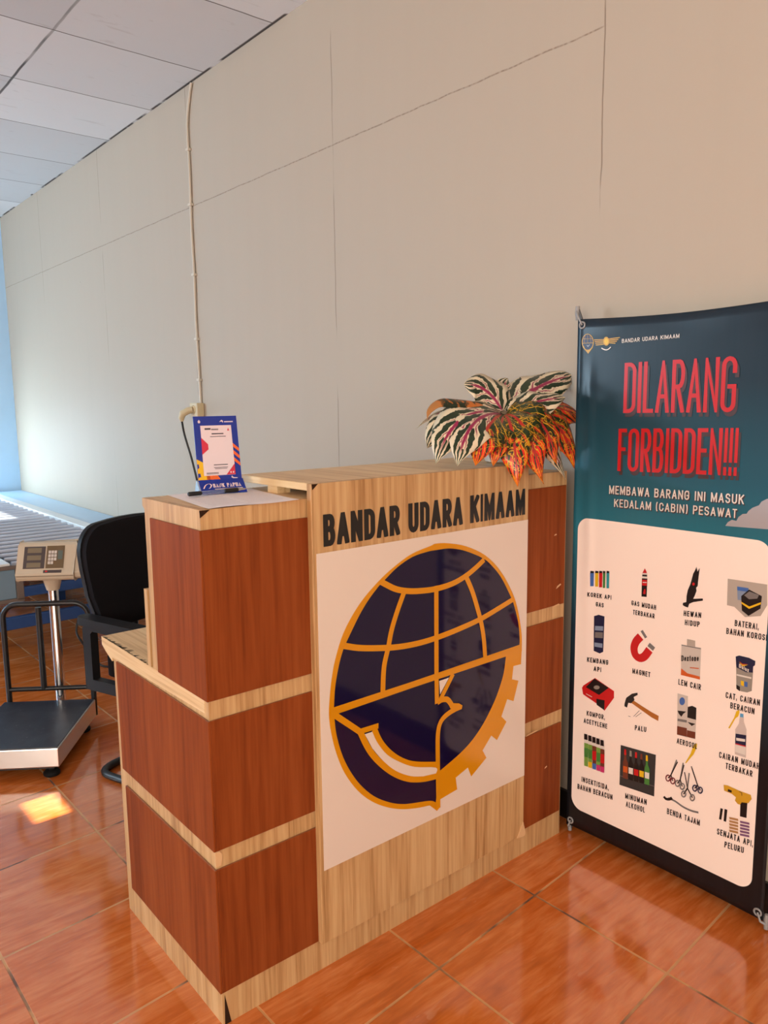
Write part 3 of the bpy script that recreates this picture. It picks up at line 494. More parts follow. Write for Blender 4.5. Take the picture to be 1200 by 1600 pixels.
BP={'lighters_picture': [('blue', 'p', [(0.0638, 0.8605),(0.0761, 0.8625),(0.0762, 0.8216),(0.0651, 0.8196)]),('ink', 'p', [(0.0648, 0.8667),(0.0759, 0.867),(0.0761, 0.8615),(0.0639, 0.8595)]),('yellow', 'p', [(0.0801, 0.8632),(0.0917, 0.8651),(0.0919, 0.8229),(0.0815, 0.8211)]),('ink', 'p', [(0.0811, 0.8694),(0.0915, 0.8696),(0.0917, 0.8641),(0.0802, 0.8622)]),('red', 'p', [(0.094, 0.8655),(0.1054, 0.8674),(0.1057, 0.8234),(0.0954, 0.8215)]),('ink', 'p', [(0.0949, 0.8717),(0.1052, 0.8718),(0.1054, 0.8664),(0.094, 0.8645)]),('green', 'p', [(0.1071, 0.8677),(0.1156, 0.8691),(0.116, 0.8233),(0.1086, 0.8219)]),('ink', 'p', [(0.108, 0.8738),(0.1154, 0.8735),(0.1156, 0.8681),(0.1071, 0.8667)]),('teal', 'p', [(0.1195, 0.8697),(0.1291, 0.8713),(0.1296, 0.8247),(0.1211, 0.8232)]),('ink', 'p', [(0.1205, 0.8758),(0.1289, 0.8757),(0.1291, 0.8703),(0.1196, 0.8687)])], 'gas_canister_picture': [('ink', 'p', [(0.2349, 0.874),(0.2519, 0.8759),(0.2516, 0.8215),(0.2354, 0.8199)]),('pale', 'p', [(0.2348, 0.8883),(0.2514, 0.8896),(0.252, 0.8745),(0.2349, 0.8726)]),('ink', 'p', [(0.236, 0.8837),(0.2505, 0.8852),(0.2507, 0.88),(0.2357, 0.8784)]),('red', 'p', [(0.2378, 0.8921),(0.2431, 0.9025),(0.2486, 0.8939),(0.2498, 0.8898),(0.2364, 0.8881)]),('red', 'p', [(0.2361, 0.8689),(0.2516, 0.8707),(0.2513, 0.8539),(0.2362, 0.8522)]),('pale', 'p', [(0.2379, 0.8626),(0.2504, 0.8643),(0.2504, 0.8619),(0.238, 0.8602)]),('red', 'p', [(0.2403, 0.8285),(0.2425, 0.8404),(0.2465, 0.845),(0.2483, 0.8381),(0.2481, 0.829)])], 'cockatoo_picture': [('ink', 'p', [(0.3951, 0.9314),(0.3985, 0.9185),(0.4044, 0.9298),(0.4027, 0.9093),(0.4016, 0.8934),(0.4009, 0.8798),(0.3969, 0.8746),(0.3983, 0.8658),(0.3942, 0.8528),(0.39, 0.8429),(0.4167, 0.8489),(0.4174, 0.8432),(0.3904, 0.8339),(0.3794, 0.8271),(0.3762, 0.816),(0.369, 0.8168),(0.3636, 0.8185),(0.3607, 0.8198),(0.3613, 0.8263),(0.3707, 0.83),(0.3709, 0.847),(0.3734, 0.8635),(0.3797, 0.8805),(0.3837, 0.8971),(0.3867, 0.9112),(0.391, 0.92)]),('red', 'p', [(0.3927, 0.8838),(0.3925, 0.8819),(0.3915, 0.8804),(0.39, 0.8793),(0.3884, 0.879),(0.3869, 0.8795),(0.3858, 0.8808),(0.3853, 0.8824),(0.3856, 0.8843),(0.3866, 0.8858),(0.388, 0.8869),(0.3897, 0.8872),(0.3912, 0.8867),(0.3923, 0.8854)])], 'battery_picture': [('greyphoto', 'p', [(0.4815, 0.9139),(0.5821, 0.9164),(0.5851, 0.8644),(0.5705, 0.8338),(0.5316, 0.8226),(0.5026, 0.8436),(0.483, 0.8441)]),('paleblue', 'p', [(0.5066, 0.8987),(0.537, 0.8995),(0.5364, 0.8655),(0.5102, 0.8634)]),('blue', 'p', [(0.5075, 0.8976),(0.5362, 0.8985),(0.5363, 0.8891),(0.508, 0.8882)]),('ink', 'p', [(0.5189, 0.8751),(0.5381, 0.8958),(0.5709, 0.8849),(0.5695, 0.8528),(0.5402, 0.8275),(0.5227, 0.8381)]),('grey', 'p', [(0.5264, 0.8786),(0.5391, 0.8913),(0.5635, 0.8865),(0.5599, 0.8764),(0.5394, 0.8708)]),('yellow', 'p', [(0.5197, 0.8609),(0.5413, 0.8523),(0.5697, 0.8694),(0.5697, 0.8639),(0.5408, 0.8461),(0.5208, 0.856)])], 'firework_tube_picture': [('navy', 'p', [(0.0803, 0.7303),(0.0964, 0.7377),(0.1166, 0.7369),(0.1157, 0.6278),(0.1038, 0.6197),(0.0825, 0.6227)]),('paleblue', 'p', [(0.0847, 0.701),(0.1131, 0.7057),(0.113, 0.692),(0.0846, 0.6871)]),('grey', 'p', [(0.0854, 0.6822),(0.1131, 0.6869),(0.1132, 0.6691),(0.0853, 0.6647)]),('paleblue', 'p', [(0.0846, 0.6496),(0.1125, 0.6526),(0.1124, 0.6393),(0.085, 0.6367)])], 'magnet_picture': [('red', 0.0231, [(0.2374, 0.703),(0.2238, 0.6851),(0.2176, 0.664),(0.2226, 0.6454),(0.2363, 0.639),(0.2518, 0.6479),(0.2666, 0.6711)]),('grey', 0.0231, [(0.2441, 0.7094),(0.2507, 0.7149)]),('grey', 0.0201, [(0.269, 0.6755),(0.2753, 0.6867)])], 'glue_can_picture': [('greypale', 'p', [(0.3624, 0.7096),(0.4187, 0.714),(0.4197, 0.6257),(0.3644, 0.6236)]),('greyphoto', 'p', [(0.3779, 0.7287),(0.4011, 0.7295),(0.4019, 0.7118),(0.3783, 0.7097)]),('orange', 'p', [(0.3645, 0.6425),(0.3833, 0.6335),(0.4193, 0.634),(0.4197, 0.6257),(0.3644, 0.6236)]),('grey', 0.0025, [(0.3625, 0.7078),(0.4184, 0.7112)]),('orange', 'p', [(0.3896, 0.6525),(0.4154, 0.657),(0.4155, 0.6542),(0.3897, 0.6497)])], 'paint_can_picture': [('silver', 'p', [(0.5159, 0.6926),(0.5597, 0.6874),(0.5593, 0.6346),(0.5479, 0.6273),(0.5317, 0.6257),(0.5193, 0.6302)]),('navy', 'p', [(0.5131, 0.714),(0.5223, 0.719),(0.5479, 0.7193),(0.564, 0.7152),(0.5638, 0.7042),(0.5595, 0.6996),(0.5595, 0.6834),(0.5416, 0.6795),(0.5163, 0.686)]),('yellow', 'p', [(0.5223, 0.7022),(0.5321, 0.6968),(0.5468, 0.7006),(0.5323, 0.6924)]),('red', 'p', [(0.5222, 0.7053),(0.5319, 0.6994),(0.5467, 0.7024),(0.5321, 0.6968)]),('blue', 'p', [(0.5387, 0.6544),(0.548, 0.6548),(0.5479, 0.6415),(0.5394, 0.6413)]),('yellow', 'p', [(0.5301, 0.6542),(0.5387, 0.6544),(0.5394, 0.6413),(0.5308, 0.6424)]),('ink', 'p', [(0.5188, 0.6399),(0.5289, 0.6374),(0.5295, 0.6251),(0.5202, 0.6291)]),('pale', 'p', [(0.5185, 0.6688),(0.5569, 0.6704),(0.5567, 0.666),(0.5188, 0.6644)])], 'camping_stove_picture': [('red', 'p', [(0.0444, 0.4959),(0.049, 0.5042),(0.0899, 0.5393),(0.1567, 0.5168),(0.1574, 0.4965),(0.1264, 0.4467),(0.0984, 0.4606),(0.0486, 0.4759)]),('ink', 'p', [(0.0582, 0.5015),(0.0882, 0.5373),(0.1383, 0.5218),(0.1057, 0.49)]),('silver', 'p', [(0.1072, 0.5145),(0.1063, 0.5115),(0.1034, 0.5085),(0.0993, 0.5061),(0.0946, 0.5047),(0.0903, 0.5047),(0.0873, 0.506),(0.0862, 0.5084),(0.0871, 0.5114),(0.09, 0.5144),(0.0942, 0.5169),(0.0989, 0.5182),(0.1031, 0.5182),(0.1061, 0.5169)]),('ink', 'p', [(0.0967, 0.4758),(0.1259, 0.4793),(0.1258, 0.448),(0.0985, 0.4569)]),('pale', 0.002, [(0.06, 0.4808),(0.0812, 0.4765)])], 'hammer_picture': [('wood', 'p', [(0.2171, 0.509),(0.2498, 0.4988),(0.2792, 0.4906),(0.3033, 0.4858),(0.3024, 0.4708),(0.2825, 0.4743),(0.245, 0.4873),(0.2148, 0.4982)]),('ink', 'p', [(0.1931, 0.4891),(0.1979, 0.5083),(0.2164, 0.5264),(0.234, 0.5345),(0.2348, 0.5278),(0.2222, 0.518),(0.2252, 0.5099),(0.2148, 0.4967),(0.2055, 0.4954),(0.2017, 0.4795),(0.1928, 0.4809)]),('grey', 0.0015, [(0.2244, 0.4593),(0.2424, 0.4831)]),('grey', 0.0015, [(0.2309, 0.4603),(0.249, 0.4786)]),('grey', 0.0015, [(0.2071, 0.4553),(0.2147, 0.4557)])], 'aerosol_cans_picture': [('greypale', 'p', [(0.3571, 0.5686),(0.3877, 0.5695),(0.3909, 0.4515),(0.361, 0.4496)]),('blue', 'p', [(0.3798, 0.5525),(0.3793, 0.5474),(0.3772, 0.5428),(0.374, 0.5396),(0.3704, 0.5385),(0.367, 0.5396),(0.3645, 0.5429),(0.3635, 0.5475),(0.3641, 0.5527),(0.3662, 0.5573),(0.3693, 0.5605),(0.373, 0.5615),(0.3764, 0.5603),(0.3788, 0.5571)]),('ink', 'p', [(0.3593, 0.5195),(0.385, 0.5246),(0.3767, 0.5153),(0.3713, 0.505),(0.3631, 0.512)]),('grey', 'p', [(0.3609, 0.4969),(0.3881, 0.5008),(0.3879, 0.4936),(0.3607, 0.4896)]),('brown', 'p', [(0.3604, 0.475),(0.3891, 0.4782),(0.3898, 0.4536),(0.361, 0.4505)]),('greypale', 'p', [(0.3886, 0.5105),(0.4144, 0.5116),(0.4148, 0.4549),(0.3903, 0.4528)]),('ink', 'p', [(0.3892, 0.5392),(0.4018, 0.5464),(0.4138, 0.5444),(0.4145, 0.5102),(0.3892, 0.5088)]),('ink', 'p', [(0.3902, 0.4967),(0.4136, 0.4986),(0.4031, 0.489)]),('brown', 'p', [(0.3904, 0.4729),(0.4147, 0.4753),(0.4147, 0.4563),(0.3903, 0.4537)])], 'solvent_bottle_picture': [('bottle', 'p', [(0.5324, 0.5571),(0.5426, 0.5595),(0.5438, 0.5464),(0.5516, 0.5288),(0.5541, 0.4521),(0.525, 0.4516),(0.5226, 0.5192),(0.5312, 0.5379)]),('skyblue', 'p', [(0.5332, 0.5664),(0.5417, 0.5673),(0.5423, 0.558),(0.5328, 0.5564)]),('navy', 'p', [(0.5241, 0.5083),(0.552, 0.5132),(0.5524, 0.4827),(0.5246, 0.4821)]),('pale', 'p', [(0.5264, 0.4977),(0.5497, 0.5016),(0.55, 0.4945),(0.5268, 0.4901)]),('red', 'p', [(0.5251, 0.4822),(0.5527, 0.4846),(0.5525, 0.4818),(0.5252, 0.4795)]),('pale', 'p', [(0.5248, 0.4785),(0.5525, 0.4809),(0.5528, 0.4593),(0.5259, 0.4588)])], 'yellow_tape_mark': [('yellow', 'p', [(0.5038, 0.517),(0.5183, 0.5509),(0.5226, 0.5685),(0.5301, 0.5753),(0.5313, 0.5694),(0.5285, 0.5573),(0.5211, 0.5481),(0.5078, 0.5165)])], 'yellow_tape_mark.001': [('yellow', 'p', [(0.3881, 0.3758),(0.4035, 0.4103),(0.4104, 0.4367),(0.4205, 0.445),(0.4201, 0.433),(0.4117, 0.4099),(0.3919, 0.3772)])], 'insecticide_cans_picture': [('lime', 'p', [(0.0575, 0.3217),(0.0721, 0.323),(0.0732, 0.2487),(0.0598, 0.2475)]),('green', 'p', [(0.058, 0.3056),(0.0726, 0.3075),(0.0729, 0.2784),(0.0589, 0.2766)]),('lime', 'p', [(0.0592, 0.2653),(0.0732, 0.2677),(0.0732, 0.2482),(0.0598, 0.247)]),('ink', 'p', [(0.0566, 0.3511),(0.0682, 0.3523),(0.07, 0.3341),(0.0572, 0.3324)]),('pale', 'p', [(0.0572, 0.3319),(0.0718, 0.3342),(0.0721, 0.3246),(0.0575, 0.3228)]),('lime', 'p', [(0.0728, 0.3221),(0.0872, 0.3234),(0.0884, 0.2495),(0.075, 0.2483)]),('green', 'p', [(0.0733, 0.3061),(0.0877, 0.308),(0.088, 0.2791),(0.0741, 0.2772)]),('yellow', 'p', [(0.0745, 0.266),(0.0884, 0.2684),(0.0884, 0.249),(0.0751, 0.2478)]),('ink', 'p', [(0.0719, 0.3514),(0.0833, 0.3526),(0.0851, 0.3344),(0.0724, 0.3328)]),('pale', 'p', [(0.0725, 0.3322),(0.0869, 0.3345),(0.0872, 0.325),(0.0727, 0.3232)]),('brown', 'p', [(0.0879, 0.3225),(0.1022, 0.3238),(0.1034, 0.2503),(0.0902, 0.2491)]),('red', 'p', [(0.0884, 0.3066),(0.1027, 0.3085),(0.103, 0.2797),(0.0893, 0.2779)]),('blue', 'p', [(0.0896, 0.2667),(0.1034, 0.2691),(0.1034, 0.2497),(0.0902, 0.2486)]),('ink', 'p', [(0.0869, 0.3517),(0.0983, 0.3529),(0.1001, 0.3348),(0.0875, 0.3331)]),('pale', 'p', [(0.0875, 0.3326),(0.1018, 0.3349),(0.1021, 0.3254),(0.0878, 0.3236)]),('lime', 'p', [(0.1028, 0.323),(0.117, 0.3242),(0.1182, 0.251),(0.1052, 0.2499)]),('green', 'p', [(0.1033, 0.3071),(0.1175, 0.309),(0.1179, 0.2803),(0.1043, 0.2785)]),('pink', 'p', [(0.1046, 0.2674),(0.1182, 0.2698),(0.1183, 0.2505),(0.1052, 0.2493)]),('ink', 'p', [(0.1019, 0.352),(0.1131, 0.3531),(0.1149, 0.3352),(0.1025, 0.3335)]),('pale', 'p', [(0.1025, 0.333),(0.1166, 0.3353),(0.117, 0.3258),(0.1028, 0.324)]),('brown', 'p', [(0.1176, 0.3234),(0.1317, 0.3246),(0.133, 0.2518),(0.12, 0.2506)]),('red', 'p', [(0.1181, 0.3076),(0.1322, 0.3095),(0.1326, 0.2809),(0.1191, 0.2792)]),('pink', 'p', [(0.1195, 0.2681),(0.1329, 0.2704),(0.133, 0.2513),(0.12, 0.2501)]),('ink', 'p', [(0.1167, 0.3522),(0.1278, 0.3534),(0.1296, 0.3355),(0.1173, 0.3339)]),('pale', 'p', [(0.1173, 0.3334),(0.1313, 0.3356),(0.1316, 0.3262),(0.1176, 0.3244)])], 'liquor_bottles_picture': [('darkphoto', 'p', [(0.185, 0.3581),(0.2995, 0.3681),(0.2991, 0.2411),(0.1851, 0.2327)]),('grey', 0.0015, [(0.1852, 0.2616),(0.2978, 0.272)]),('brown', 'p', [(0.1978, 0.347),(0.2039, 0.3476),(0.2054, 0.3213),(0.2114, 0.3106),(0.2122, 0.26),(0.196, 0.259),(0.1947, 0.3086),(0.1982, 0.3202)]),('orange', 'p', [(0.1957, 0.297),(0.2108, 0.2984),(0.2109, 0.2793),(0.1964, 0.278)]),('red', 'p', [(0.1977, 0.3501),(0.2038, 0.3507),(0.205, 0.3331),(0.1978, 0.3325)]),('ink', 'p', [(0.2161, 0.3489),(0.2221, 0.3495),(0.2236, 0.3233),(0.2296, 0.3127),(0.2304, 0.2624),(0.2144, 0.2614),(0.2131, 0.3107),(0.2165, 0.3223)]),('pale', 'p', [(0.2141, 0.2991),(0.2289, 0.3006),(0.2291, 0.2816),(0.2148, 0.2802)]),('silver', 'p', [(0.2159, 0.3519),(0.222, 0.3525),(0.2232, 0.335),(0.216, 0.3345)]),('ink', 'p', [(0.2341, 0.3507),(0.2401, 0.3513),(0.2416, 0.3253),(0.2475, 0.3147),(0.2484, 0.2648),(0.2325, 0.2638),(0.2312, 0.3127),(0.2346, 0.3243)]),('red', 'p', [(0.2322, 0.3013),(0.2469, 0.3027),(0.2471, 0.2838),(0.2329, 0.2825)]),('red', 'p', [(0.234, 0.3537),(0.2399, 0.3543),(0.2412, 0.3369),(0.2341, 0.3364)]),('ink', 'p', [(0.2519, 0.3525),(0.2578, 0.3531),(0.2594, 0.3273),(0.2652, 0.3167),(0.2661, 0.2671),(0.2505, 0.2661),(0.2491, 0.3148),(0.2524, 0.3262)]),('yellow', 'p', [(0.2501, 0.3034),(0.2646, 0.3048),(0.2648, 0.286),(0.2508, 0.2847)]),('brown', 'p', [(0.2518, 0.3555),(0.2577, 0.3561),(0.2589, 0.3388),(0.2519, 0.3383)]),('green', 'p', [(0.2695, 0.3543),(0.2753, 0.3549),(0.2769, 0.3292),(0.2827, 0.3187),(0.2836, 0.2694),(0.2682, 0.2684),(0.2668, 0.3168),(0.2701, 0.3282)]),('pale', 'p', [(0.2678, 0.3055),(0.2821, 0.3069),(0.2823, 0.2882),(0.2685, 0.2869)]),('yellow', 'p', [(0.2694, 0.3573),(0.2752, 0.3579),(0.2765, 0.3407),(0.2696, 0.3402)])], 'scissors_picture': [('grey', 0.0035, [(0.3633, 0.3765),(0.3481, 0.3255)]),('ink', 0.003, [(0.3661, 0.3716),(0.3481, 0.3255)]),('ink', 0.0035, [(0.3481, 0.3255),(0.34, 0.3135)]),('r_maroon', 0.0035, [(0.3465, 0.316),(0.3458, 0.3113),(0.3436, 0.3071),(0.3404, 0.3047),(0.3371, 0.3046),(0.3345, 0.3069),(0.3335, 0.311),(0.3341, 0.3157),(0.3364, 0.3198),(0.3396, 0.3223),(0.3429, 0.3223),(0.3454, 0.32)]),('ink', 0.0035, [(0.3481, 0.3255),(0.3548, 0.3108)]),('r_maroon', 0.0035, [(0.3612, 0.3133),(0.3605, 0.3086),(0.3583, 0.3045),(0.3552, 0.3021),(0.3519, 0.302),(0.3494, 0.3042),(0.3483, 0.3083),(0.349, 0.313),(0.3512, 0.3171),(0.3544, 0.3195),(0.3577, 0.3196),(0.3602, 0.3173)]),('grey', 0.0035, [(0.3832, 0.375),(0.3767, 0.3228)]),('ink', 0.003, [(0.3859, 0.3701),(0.3767, 0.3228)]),('ink', 0.0035, [(0.3767, 0.3228),(0.3694, 0.3091)]),('r_grey', 0.0035, [(0.3758, 0.3116),(0.3751, 0.3069),(0.3729, 0.3028),(0.3698, 0.3004),(0.3666, 0.3003),(0.3641, 0.3026),(0.363, 0.3066),(0.3637, 0.3113),(0.3659, 0.3154),(0.369, 0.3178),(0.3722, 0.3179),(0.3747, 0.3156)]),('ink', 0.0035, [(0.3767, 0.3228),(0.3839, 0.306)]),('r_grey', 0.0035, [(0.3902, 0.3085),(0.3896, 0.3038),(0.3874, 0.2997),(0.3843, 0.2973),(0.3811, 0.2972),(0.3787, 0.2995),(0.3776, 0.3035),(0.3783, 0.3082),(0.3804, 0.3122),(0.3835, 0.3146),(0.3867, 0.3147),(0.3892, 0.3125)]),('grey', 0.0035, [(0.4076, 0.3743),(0.4281, 0.3273)]),('ink', 0.003, [(0.4102, 0.3695),(0.4281, 0.3273)]),('ink', 0.0035, [(0.4281, 0.3273),(0.421, 0.3158)]),('r_navy', 0.0035, [(0.4271, 0.3182),(0.4265, 0.3136),(0.4244, 0.3096),(0.4214, 0.3072),(0.4183, 0.3072),(0.4159, 0.3094),(0.4148, 0.3134),(0.4155, 0.318),(0.4176, 0.322),(0.4206, 0.3243),(0.4237, 0.3244),(0.4261, 0.3222)]),('ink', 0.0035, [(0.4281, 0.3273),(0.4367, 0.3163)]),('r_navy', 0.0035, [(0.4428, 0.3187),(0.4422, 0.3141),(0.4401, 0.3101),(0.4372, 0.3078),(0.4341, 0.3077),(0.4317, 0.3099),(0.4307, 0.3138),(0.4313, 0.3184),(0.4333, 0.3224),(0.4363, 0.3248),(0.4394, 0.3248),(0.4418, 0.3226)]),('grey', 0.0035, [(0.4028, 0.3532),(0.4001, 0.3075)]),('ink', 0.003, [(0.3893, 0.3505),(0.4001, 0.3075)]),('ink', 0.0035, [(0.4001, 0.3075),(0.3898, 0.2863)]),('r_grey', 0.0035, [(0.3961, 0.2888),(0.3954, 0.2841),(0.3933, 0.28),(0.3902, 0.2776),(0.387, 0.2775),(0.3845, 0.2797),(0.3835, 0.2837),(0.3841, 0.2884),(0.3863, 0.2925),(0.3894, 0.2949),(0.3926, 0.295),(0.395, 0.2928)]),('ink', 0.0035, [(0.4001, 0.3075),(0.4157, 0.286)]),('r_grey', 0.0035, [(0.4218, 0.2885),(0.4212, 0.2839),(0.4191, 0.2798),(0.4161, 0.2774),(0.4129, 0.2773),(0.4105, 0.2795),(0.4095, 0.2835),(0.4101, 0.2881),(0.4122, 0.2922),(0.4153, 0.2946),(0.4184, 0.2947),(0.4208, 0.2925)])], 'machete_picture': [('grey', 0.0055, [(0.3436, 0.2542),(0.3639, 0.2535),(0.3892, 0.2467),(0.4137, 0.2457),(0.4338, 0.2493)]),('ink', 0.0075, [(0.3293, 0.2533),(0.3362, 0.2491),(0.3462, 0.2522),(0.3545, 0.2596)])], 'pistol_picture': [('ink', 'p', [(0.5469, 0.3298),(0.5649, 0.3344),(0.5648, 0.2901),(0.5475, 0.2874)]),('gold', 'p', [(0.4996, 0.3564),(0.5108, 0.3589),(0.5419, 0.3569),(0.5722, 0.3576),(0.5754, 0.3474),(0.5676, 0.3328),(0.5496, 0.3277),(0.5466, 0.3195),(0.5396, 0.3189),(0.5322, 0.3251),(0.5343, 0.3353),(0.5229, 0.34),(0.5018, 0.3408)]),('ink', 'p', [(0.5122, 0.3496),(0.5224, 0.3495),(0.5223, 0.343),(0.5116, 0.3424)]),('ink', 0.0015, [(0.542, 0.3546),(0.5491, 0.3537),(0.5495, 0.3461)])], 'ammunition_picture': [('ink', 'p', [(0.4945, 0.2884),(0.5014, 0.2884),(0.4985, 0.2559),(0.4921, 0.2551)]),('ink', 'p', [(0.5058, 0.2907),(0.5134, 0.2911),(0.5117, 0.256),(0.5049, 0.2554)]),('brass', 0.006, [(0.5199, 0.2708),(0.5437, 0.2755)]),('brass', 0.006, [(0.5204, 0.2621),(0.5442, 0.2668)]),('brass', 0.006, [(0.5208, 0.2533),(0.5446, 0.2582)]),('brass', 0.006, [(0.5213, 0.2446),(0.5451, 0.2495)]),('brass', 0.006, [(0.5218, 0.2358),(0.5456, 0.2408)]),('purple', 0.0055, [(0.5491, 0.2732),(0.5736, 0.2783)]),('purple', 0.0055, [(0.5496, 0.2645),(0.5741, 0.2697)]),('purple', 0.0055, [(0.55, 0.2559),(0.5746, 0.2612)]),('purple', 0.0055, [(0.5505, 0.2472),(0.5751, 0.2526)]),('purple', 0.0055, [(0.551, 0.2385),(0.5755, 0.244)])], 'cloud_picture': [('cloud', 'p', [(0.4679, 1.0499),(0.4738, 1.06),(0.4842, 1.0676),(0.4958, 1.0659),(0.5008, 1.0766),(0.5109, 1.0853),(0.5212, 1.0872),(0.525, 1.0943),(0.5348, 1.1036),(0.5507, 1.1114),(0.5562, 1.121),(0.5678, 1.1282),(0.5854, 1.1338),(0.59, 1.0548)])], 'ministry_emblem_picture': [('gold', 'p', [(0.0171, 1.5246),(0.0515, 1.5226),(0.036, 1.5053)]),('gold', 'p', [(0.0541, 1.5368),(0.0536, 1.5306),(0.0518, 1.5249),(0.0488, 1.5201),(0.0447, 1.5165),(0.0399, 1.5143),(0.0347, 1.5138),(0.0294, 1.5149),(0.0244, 1.5176),(0.02, 1.5217),(0.0166, 1.527),(0.0143, 1.533),(0.0134, 1.5393),(0.014, 1.5456),(0.0158, 1.5513),(0.019, 1.5562),(0.0231, 1.5597),(0.0279, 1.5618),(0.0332, 1.5623),(0.0385, 1.5611),(0.0434, 1.5583),(0.0477, 1.5542),(0.0511, 1.549),(0.0532, 1.5431)]),('navy', 'p', [(0.0517, 1.5375),(0.0513, 1.5319),(0.0497, 1.5268),(0.047, 1.5224),(0.0434, 1.5191),(0.0392, 1.5172),(0.0346, 1.5167),(0.0299, 1.5177),(0.0255, 1.5201),(0.0217, 1.5239),(0.0187, 1.5286),(0.0167, 1.534),(0.0159, 1.5398),(0.0164, 1.5454),(0.018, 1.5506),(0.0207, 1.555),(0.0244, 1.5582),(0.0286, 1.5601),(0.0332, 1.5605),(0.0379, 1.5595),(0.0422, 1.557),(0.046, 1.5533),(0.049, 1.5486),(0.0509, 1.5432)]),('gold', 0.0011, [(0.015, 1.5361),(0.0528, 1.5352)]),('gold', 0.0007, [(0.0329, 1.5597),(0.034, 1.536)]),('gold', 0.0007, [(0.0178, 1.5486),(0.0497, 1.5471)]),('gold', 0.0007, [(0.0246, 1.5574),(0.0217, 1.5359)]),('gold', 0.0007, [(0.0421, 1.5562),(0.0466, 1.5344)]),('gold', 0.0013, [(0.0205, 1.5282),(0.0243, 1.521),(0.0304, 1.516),(0.0357, 1.5146)]),('pale', 0.0011, [(0.0317, 1.5304),(0.0354, 1.5256),(0.0408, 1.531)])], 'winged_badge_picture': [('gold', 0.0023, [(0.055, 1.5433),(0.0891, 1.5422)]),('gold', 0.0023, [(0.1038, 1.543),(0.1394, 1.5445)]),('gold', 0.0023, [(0.0572, 1.5383),(0.0892, 1.538)]),('gold', 0.0023, [(0.104, 1.5393),(0.135, 1.5395)]),('gold', 0.0023, [(0.0594, 1.5333),(0.0894, 1.5337)]),('gold', 0.0023, [(0.1041, 1.5356),(0.1306, 1.5345)]),('gold', 0.0023, [(0.0616, 1.5283),(0.0895, 1.5295)]),('gold', 0.0023, [(0.1042, 1.532),(0.1262, 1.5295)]),('gold', 'p', [(0.1067, 1.5363),(0.1059, 1.531),(0.1033, 1.5268),(0.0993, 1.5247),(0.0948, 1.525),(0.0907, 1.5276),(0.0877, 1.5321),(0.0866, 1.5376),(0.0874, 1.5429),(0.09, 1.5471),(0.094, 1.5492),(0.0985, 1.5489),(0.1026, 1.5462),(0.1055, 1.5417)]),('yellow', 'p', [(0.1027, 1.5366),(0.1022, 1.5329),(0.1007, 1.5301),(0.0983, 1.5286),(0.0956, 1.5288),(0.0931, 1.5305),(0.0913, 1.5336),(0.0906, 1.5373),(0.0911, 1.541),(0.0927, 1.5438),(0.095, 1.5453),(0.0977, 1.5451),(0.1002, 1.5433),(0.102, 1.5403)]),('pale', 0.0028, [(0.0811, 1.5189),(0.09, 1.5145),(0.0975, 1.5129),(0.1048, 1.5148),(0.1119, 1.52)])]}
LEAVES=[('white', (-1.56, 1.589, 1.42), (-1.54, 1.663, 1.426), 0.125), ('white', (-1.58, 1.797, 1.439), (-1.56, 1.736, 1.403), 0.13), ('white', (-1.49, 2.018, 1.452), (-1.51, 1.823, 1.426), 0.13), ('white', (-1.43, 1.879, 1.38), (-1.45, 1.765, 1.378), 0.095), ('white', (-1.62, 1.941, 1.436), (-1.58, 1.818, 1.405), 0.09), ('white', (-1.47, 1.394, 1.214), (-1.47, 1.456, 1.377), 0.125), ('white', (-1.42, 1.423, 1.209), (-1.43, 1.465, 1.357), 0.115), ('white', (-1.52, 1.41, 1.252), (-1.52, 1.461, 1.357), 0.1), ('dry', (-1.53, 1.42, 1.326), (-1.54, 1.431, 1.413), 0.028), ('fire', (-1.4, 1.468, 1.207), (-1.41, 1.515, 1.333), 0.115), ('fire', (-1.395, 1.531, 1.203), (-1.4, 1.565, 1.316), 0.09), ('fire', (-1.37, 1.602, 1.144), (-1.38, 1.595, 1.328), 0.115), ('fire', (-1.37, 1.708, 1.145), (-1.37, 1.637, 1.343), 0.115), ('fire', (-1.39, 1.792, 1.19), (-1.39, 1.744, 1.365), 0.115), ('fire', (-1.43, 1.93, 1.168), (-1.43, 1.876, 1.368), 0.115), ('fire', (-1.455, 1.999, 1.304), (-1.47, 1.885, 1.39), 0.13), ('white', (-1.42, 1.871, 1.141), (-1.43, 1.802, 1.31), 0.07), ('white', (-1.56, 1.405, 1.301), (-1.56, 1.522, 1.385), 0.02)]

# ------------------------------------------------------------------ the room
XL, XR, YB, YF, ZC = -7.72, 4.0, 2.0, -4.0, 3.02
struct(MB().box(XL - .1, YF - 2.2, -.1, XR + .1, YB + .1, 0).build('floor', M['floor']))
struct(MB().box(XL - .1, YF - .1, ZC, XR + .1, YB + .1, ZC + .12).build('ceiling', M['ceiling']))
struct(MB().box(XL - .1, YB, 0, XR + .1, YB + .1, ZC).build('wall_back', M['wall']))
wl_ = MB()
wl_.box(XL - .1, YF, 0, XL, .95, ZC); wl_.box(XL - .1, 1.62, 0, XL, YB, ZC)
wl_.box(XL - .1, .95, 0, XL, 1.62, .62); wl_.box(XL - .1, .95, 1.35, XL, 1.62, ZC)
struct(wl_.build('wall_left', M['wall_blue']))
wr = MB()
wr.box(XR, YF, 0, XR + .1, -2.5, ZC); wr.box(XR, .1, 0, XR + .1, YB, ZC)
wr.box(XR, -2.5, 0, XR + .1, .1, .95); wr.box(XR, -2.5, 2.45, XR + .1, .1, ZC)
struct(wr.build('wall_right', M['wall_plain']))
wf = MB()
DX0, DX1, DZ0, DZ = -7.5, -5.65, 1.9, 2.32  # added high window, sized so the sun lands only on the conveyor
WX0, WX1, WZ0, WZ1 = -.15, 3.25, .95, 2.45
